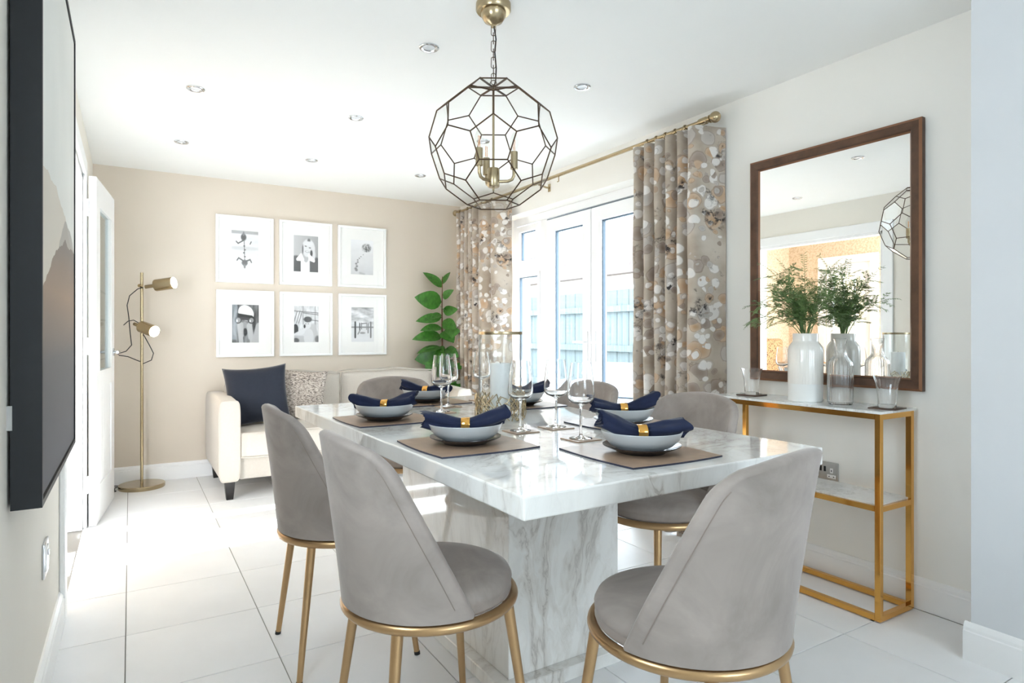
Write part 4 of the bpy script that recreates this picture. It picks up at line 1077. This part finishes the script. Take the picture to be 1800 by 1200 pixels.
# azimuth is measured in the view: 0 = away right of the viewer
leaves = []
zz = 1.52; a = 2.6
spec = [(1.55, PI-.6, .17, .95), (1.58, .35, .13, 1.15), (1.42, PI-.1, .24, .12), (1.33, .25, .17, .05), (1.30, PI+.5, .13, -.1), (1.22, .0, .15, -.35), (1.25, -.8, .14, -.1),
        (1.18, PI+.1, .20, .0), (1.10, PI+.4, .24, .02), (1.08, .2, .15, .0), (1.02, PI+1.2, .18, -.6), (.98, -.5, .17, -.1), (.92, PI-.2, .21, -.2), (.86, PI+.15, .27, -.25), (.86, -1.2, .16, .5),
        (.80, .3, .18, -.3), (.76, PI+.8, .20, -.5), (.70, PI-.1, .22, -.55), (.66, -.6, .2, -.4), (.62, .1, .18, -.6), (1.12, 1.5, .18, .1), (.9, 1.6, .2, .2), (.58, PI+.5, .2, -.4), (1.35, -1.5, .14, .1),
        (1.28, PI-.3, .18, .1), (1.15, -.2, .2, -.2), (1.0, PI+.6, .22, -.15), (.95, .1, .2, -.25), (.93, PI+.9, .2, -.4), (.83, -.9, .22, -.1), (.78, PI+.4, .23, -.3), (.72, -.3, .22, -.4), (1.45, -.4, .12, .5)]
for k, (z, az, ln, el) in enumerate(spec):
    d = cr*math.cos(az)+cf*math.sin(az)
    ln = min(ln, .235); full = ln*1.36
    for _ in range(30):
        tip = Vector((PLX, PLY, z))+d*full*math.cos(el)
        if tip.y < YB-.10 and tip.x < (2.56 if tip.y < 5.32 else 2.66) and not (z < .9 and tip.x < 2.2): break
        d = (d+Vector((-.12 if tip.x > 2.5 else 0, -.25, 0))).normalized()
    el += r_.uniform(-.25, .25)
    fw = (d*math.cos(el)+uz*math.sin(el)).normalized(); nv = uz*r_.uniform(.1, 1.0)-cf*r_.uniform(.3, 1.0)+cr*r_.uniform(-.5, .5); sd = fw.cross(nv).normalized(); up_ = sd.cross(fw)
    Mx = Matrix((sd, fw, up_)).transposed().to_4x4(); Mx = Matrix.Translation(Vector((0, 0, z))+fw*.01) @ Mx @ Matrix.Diagonal((ln*(1.7+.5*(z < 1.0))*r_.uniform(.85, 1.2), ln*1.3*r_.uniform(.8, 1.05), ln*r_.uniform(.6, 1.8), 1))
    o = link('leaf', lms[k % 4], pl); o.matrix_local = Mx @ Matrix.Rotation(r_.uniform(-.35, .35), 4, 'Y')

# ================================================================== DINING TABLE
TZ = .78; TC = (1.222, 2.10); TROT = math.radians(1.0)
tbl = thing('dining_table', 'white marble pedestal dining table with thick polished top', 'dining table', (*TC, 0), TROT)
B().box((-.538, -.985, TZ-.052), (.538, .985, TZ), bevel=.004, seg=2).build('table_top', 'marble', tbl, smooth=False)
B().box((-.225, -.425, .045), (.225, .425, TZ-.052), bevel=.002, seg=1).build('pedestal', 'marble', tbl, smooth=False)
B().box((-.265, -.465, 0), (.265, .465, .045), bevel=.003, seg=1).build('plinth', 'marble', tbl, smooth=False)

# ================================================================== DINING CHAIRS
def make_chair():
    t = thing('dining_chair', '', 'chair', group='taupe velvet dining chairs with gold legs')
    RR, ZR = .221, .432
    B().tube([(RR*math.cos(a), RR*math.sin(a), ZR) for a in np.linspace(0, 2*PI, 56, endpoint=False)], .013, 12, closed=True).build('seat_ring', 'satin_gold', t)
    B().lathe([(0, .440), (.205, .440), (.213, .444), (.216, .452), (.213, .462), (.216, .468), (.217, .480), (.210, .494), (.19, .503), (.14, .509), (.07, .512), (0, .513)], 56).build('seat', 'velvet', t, angle=60)
    for k in range(4):
        a = PI/4+k*PI/2; d = Vector((math.cos(a), math.sin(a), 0))
        lg = B().tube([d*.212+uz*.428, d*.280+uz*.010], [.0145, .0095], 16).build('leg', 'satin_gold', t)
        B().tube([d*.2805+uz*.011, d*.282+uz*0], [.0105, .0105], 14).build('foot_cap', 'black', lg)
    # wrap-round shell back: slanted front edges, rounded top corners
    Z0, Z1 = .447, .868; TH = .034
    def w_of(t_):
        w = 1.60-.86*t_
        if t_ > .83: w -= .27*(1-math.sqrt(max(0, 1-((t_-.83)/.17)**2)))
        return w
    def shell(off):
        def fn(u, v):
            s = u*2-1; v2 = v; a = s*w_of(v2); z = Z0+(Z1-Z0)*v2-.012*v2**6*abs(s)**2
            r = .231+.050*v2**1.15-off
            x = r*math.sin(a)*(1+.08*v2); y = -r*math.cos(a)
            y -= .018*v2*(math.sin(a)**2)*2      # flatter across the top
            return (x, y, z)
        return fn
    n, m = 36, 40
    b = B(); 
    vo = [[b.bm.verts.new(shell(0)(i/n, j/m)) for j in range(m+1)] for i in range(n+1)]
    vi = [[b.bm.verts.new(shell(TH)(i/n, j/m)) for j in range(m+1)] for i in range(n+1)]
    for i in range(n):
        for j in range(m):
            b.bm.faces.new((vo[i][j], vo[i+1][j], vo[i+1][j+1], vo[i][j+1])); b.bm.faces.new((vi[i][j], vi[i][j+1], vi[i+1][j+1], vi[i+1][j]))
    def strip(A, C):
        k = len(A); P_ = []
        for q in range(1, 5):       # rounded rim
            th = PI*q/5; row = []
            for a_, c_ in zip(A, C):
                mid = (a_.co+c_.co)/2; h_ = (a_.co-c_.co)/2
                row.append((mid, h_, th))
            P_.append(row)
        return P_
    rim_o = [vo[0][j] for j in range(m+1)]+[vo[i][m] for i in range(1, n+1)]+[vo[n][j] for j in range(m-1, -1, -1)]
    rim_i = [vi[0][j] for j in range(m+1)]+[vi[i][m] for i in range(1, n+1)]+[vi[n][j] for j in range(m-1, -1, -1)]
    ctr = Vector((0, -.24, .62)); rows = [rim_o]
    K = len(rim_o)
    for q in range(1, 5):
        th = PI*q/5; row = []
        for k in range(K):
            a_, c_ = rim_o[k].co, rim_i[k].co; h_ = (a_-c_)/2; mid = (a_+c_)/2
            tg = rim_o[min(k+1, K-1)].co-rim_o[max(k-1, 0)].co; outw = tg.cross(h_).normalized()
            if outw.dot(mid-ctr) < 0: outw = -outw
            row.append(b.bm.verts.new(mid+h_*math.cos(th)+outw*.012*math.sin(th)))
        rows.append(row)
    rows.append(rim_i)
    for A, C in zip(rows, rows[1:]):
        for k in range(K-1): b.bm.faces.new((A[k], A[k+1], C[k+1], C[k]))
    # underside
    for i in range(n): b.bm.faces.new((vo[i][0], vi[i][0], vi[i+1][0], vo[i+1][0]))
    back = b.build('backrest', 'velvet', t, angle=70)
    f = shell(-.0004); pts = []
    for j in range(3, 37): pts.append(f(.5+.5*.915, j/40))
    B().tube(pts, .0011, 5).build('seam', 'seam', back)
    pts = [f(.5-.5*.915, j/40) for j in range(3, 37)]
    B().tube(pts, .0011, 5).build('seam', 'seam', back)
    return t
ch0 = make_chair()
chairs = [((.685, 1.545), -PI/2, 'taupe velvet dining chair nearest the camera on the door side of the table'),
          ((.665, 2.255), -PI/2-.03, 'taupe velvet dining chair in front of the sofa, far place on the door side'),
          ((1.125, 1.055), .20, 'taupe velvet dining chair at the near end of the table, back to the camera'),
          ((1.765, 1.80), PI/2, 'taupe velvet dining chair in front of the console on the window side'),
          ((1.775, 2.50), PI/2, 'taupe velvet dining chair in front of the patio doors'),
          ((1.275, 3.17), PI, 'taupe velvet dining chair at the sofa end of the table')]
for k, (p, rz, lb) in enumerate(chairs):
    t = ch0 if k == 0 else copy_tree(ch0)
    t.location = (*p, 0); t.rotation_euler.z = rz; t['label'] = lb

# ================================================================== TABLE SETTINGS
def mat_outline(w, n=8, bow=.010):
    pts = []; c = [(-w, -w), (w, -w), (w, w), (-w, w)]
    for i in range(4):
        a, b_ = Vector((*c[i], 0)), Vector((*c[(i+1) % 4], 0)); nrm = (b_-a).normalized().cross(uz)
        for k in range(n):
            u = k/n; q = a.lerp(b_, u)+nrm*bow*math.sin(PI*u); pts.append((q.x, q.y))
    return pts
place = ['near door side', 'far door side', 'near end', 'window side nearest the console', 'window side by the patio doors', 'sofa end']
who = ['at the near door-side place', 'at the far door-side place', 'at the near table end',
       'before the console-side chair', 'before the patio-door chair', 'at the sofa-end place']
setp = [(.884, 1.722), (.866, 2.388), (1.240, 1.345), (1.590, 1.800), (1.592, 2.545), (1.272, 2.895)]
mat_me = B().prism(mat_outline(.162), 0, .005, 0, 1).mesh('placemat', ['coaster', 'matedge'], smooth=False)
plate_me = B().lathe([(0, .003), (.058, .003), (.060, 0), (.066, 0), (.070, .005), (.100, .016), (.110, .021), (.110, .023), (.100, .0195), (.070, .009), (.064, .006), (0, .006)], 56).mesh('dinner_plate', 'plate')
bowl_me = B().lathe([(0, .002), (.052, .002), (.054, 0), (.060, 0), (.064, .004), (.088, .016), (.105, .033), (.1145, .055), (.114, .0565), (.1115, .055), (.102, .036), (.086, .021), (.06, .010), (0, .008)], 56).mesh('bowl', 'bowl')
def napkin_mesh(L, zl, zr, seed, dx=0):
    r_ = random.Random(seed); n = 34; k_ = 28
    ph = [r_.uniform(0, 6) for _ in range(4)]
    def fn(u, v):
        s = (u-.5)*2; a = v*2*PI
        x = s*L + .0
        e = min(1, abs(s-dx)/.55); rad = .0165+.0105*e**1.3
        zc = (zl if s < 0 else zr)*abs(s)**1.6+.030+.0*s
        w = 1+.14*e*math.sin(3*a+ph[0]+s*2)+.10*e*math.sin(5*a+ph[1]-2*s)+.10*(1-e)*math.sin(9*a)
        endf = 1 if abs(s) < .999 else .93
        yb = .012*math.sin(2.2*s+ph[2])
        xs = x+(.012*math.sin(2*a+ph[3]) if abs(s) > .95 else 0)
        return (xs, yb+rad*w*1.12*math.cos(a)*endf, zc+rad*w*math.sin(a)*endf)
    b = B().grid(fn, n, k_); bmesh.ops.remove_doubles(b.bm, verts=b.bm.verts, dist=1e-6)
    # rolled ends: spiral lips set into the roll
    for sgn, u in ((-1, 0), (1, 1)):
        ring = [Vector(fn(u, k/k_)) for k in range(k_)]; c = sum(ring, Vector())/k_
        prev = None
        for q, (sc, dep) in enumerate(((1, 0), (.82, -.010), (.70, .001), (.50, -.012), (.36, -.002), (.16, -.012))):
            row = [b.bm.verts.new(c+(p-c)*sc+Vector((sgn*dep, 0, 0))) for p in ring]
            if prev:
                for k in range(k_): b.bm.faces.new((prev[k], prev[(k+1) % k_], row[(k+1) % k_], row[k]))
            prev = row
        b.bm.faces.new(prev)
    bmesh.ops.remove_doubles(b.bm, verts=b.bm.verts, dist=1e-5)
    return b.mesh('napkin', 'napkin', angle=60)
ring_me = B().lathe([(.0195, -.013), (.0205, -.0135), (.0215, -.012), (.0228, .012), (.0222, .0135), (.021, .013), (.0195, -.013)], 36).xform(Matrix.Rotation(PI/2, 4, 'Y')).mesh('napkin_ring', 'gold')
nap = [(.128, .020, .034, -.52), (.122, .022, .028, -.60), (.126, .045, .016, -.45), (.125, .018, .040, -.45), (.12, .02, .03, -.7), (.118, .032, .016, -.75)]
for k, (x, y) in enumerate(setp):
    o = tag(link('placemat', mat_me, None, (x, y, TZ), (0, 0, TROT+[.0, .02, -.03, .02, 0, 0][k])), 'square bronze leather placemat ' + who[k], 'placemat', 'bronze placemats')
    px, py = x+[-.002, -.012, .002, -.018, -.012, -.02][k], y+[.004, -.02, -.012, -.014, -.02, -.012][k]
    tag(link('dinner_plate', plate_me, None, (px, py, TZ+.005)), 'charcoal plate under a pale bowl ' + who[k], 'plate', 'charcoal plates')
    bz = TZ+.005+.0065
    tag(link('bowl', bowl_me, None, (px, py, bz)), 'pale grey-blue bowl holding a navy napkin ' + who[k], 'bowl', 'pale grey bowls')
    L, zl, zr, rz = nap[k]
    tag(link('napkin', napkin_mesh(L, zl, zr, 40+k), None, (px, py, bz+.020), (0, 0, rz)), 'rolled navy napkin in a bowl ' + who[k], 'napkin', 'rolled navy napkins')
    d = Vector((math.cos(rz), math.sin(rz), 0))
    tag(link('napkin_ring', ring_me, None, Vector((px, py, bz+.050)), (0, 0, rz)), 'hammered gold ring round the napkin ' + who[k], 'napkin ring', 'gold napkin rings')

wg = B().lathe([(0, .001), (.034, .0005), (.037, .0015), (.037, .0025), (.02, .005), (.006, .010), (.0042, .02), (.0040, .095), (.0055, .104), (.016, .110), (.034, .117), (.0425, .127), (.0445, .142), (.042, .175), (.037, .215), (.0322, .245), (.0316, .245), (.0362, .215), (.041, .175), (.0432, .142), (.041, .129), (.033, .120), (.014, .1135), (0, .112)], 40).mesh('wine_glass', 'crystal', angle=60)
glass_spec = [((1.150, 2.478), 'stemmed wine glass, nearer of the two in front of the plant'), ((1.268, 2.655), 'stemmed wine glass, farther of the two in front of the plant'),
              ((1.530, 2.815), 'stemmed wine glass just behind the hurricane lantern'), ((1.160, 1.850), 'stemmed wine glass just before the hurricane lantern on the door side'),
              ((1.318, 1.860), 'stemmed wine glass in the middle of the three near glasses'), ((1.240, 1.612), 'stemmed wine glass nearest the near-end place setting')]
for (x, y), lb in glass_spec:
    o = tag(B().box((-.048, -.048, 0), (.048, .048, .004), bevel=.001).build('coaster', ['coaster'], None, smooth=False, loc=(x, y, TZ)), lb.replace('stemmed wine glass', 'coaster under the glass').replace(' in front of', ' before').replace('in the middle of the three near glasses', 'mid of the three near ones'), 'coaster', 'bronze coasters on the table')
    o.rotation_euler.z = TROT
    t = thing('wine_glass', lb, 'wine glass', (x, y, TZ+.004), group='stemmed wine glasses')
    link('glass_body', wg, t)

# hurricane lantern with gold wire nest
hx_, hy_ = 1.262, 2.165
hl = thing('hurricane_lantern', 'glass hurricane lantern with gold rim and gold wire nest base', 'candle lantern', (hx_, hy_, TZ))
B().lathe([(.0, .028), (.084, .028), (.0855, .03), (.0855, .340), (.0838, .340), (.0838, .032), (0, .032)], 56).build('glass_cylinder', 'glass', hl)
B().lathe([(.0832, .338), (.088, .338), (.0885, .341), (.0885, .348), (.088, .350), (.0832, .350), (.0832, .338)], 56).build('rim', 'brass', hl)
b = B(); r_ = random.Random(4)
for layer_r, ph_ in ((.100, 0), (.094, .13)):
    nd = {}
    for lv in range(5):
        for k in range(18):
            nd[lv, k] = (layer_r*(1+.03*r_.uniform(-1, 1)), 2*PI*(k+.5*(lv % 2)+r_.uniform(-.22, .22))/18+ph_, .008+.024*lv+r_.uniform(-.006, .006))
    P3 = {q: (v[0]*math.cos(v[1]), v[0]*math.sin(v[1]), v[2]) for q, v in nd.items()}
    for lv in range(4):
        for k in range(18):
            for kk in ((k, (k+1) % 18) if lv % 2 else ((k-1) % 18, k)):
                if r_.random() < .9: b.tube([P3[lv, k], P3[lv+1, kk]], .0019, 6)
b.build('wire_nest', 'brass', hl)
for k in range(4):
    a = k*PI/2+.4; B().sphere((.085*math.cos(a), .085*math.sin(a), .006), .006).build('foot', 'brass', hl)
B().lathe([(0, .018), (.094, .018), (.095, .020), (.094, .024), (0, .024)], 40).build('tray', 'glass', hl)
cd = B().lathe([(0, 0), (.0395, 0), (.0405, .003), (.0405, .188), (.038, .192), (0, .189)], 40).tube([(0, 0, .188), (.001, 0, .198)], .001, 6, mi=1).build('pillar_candle', ['candle', 'black'], None, loc=(hx_, hy_, TZ+.032))
tag(cd, 'white pillar candle standing inside the hurricane lantern', 'candle')
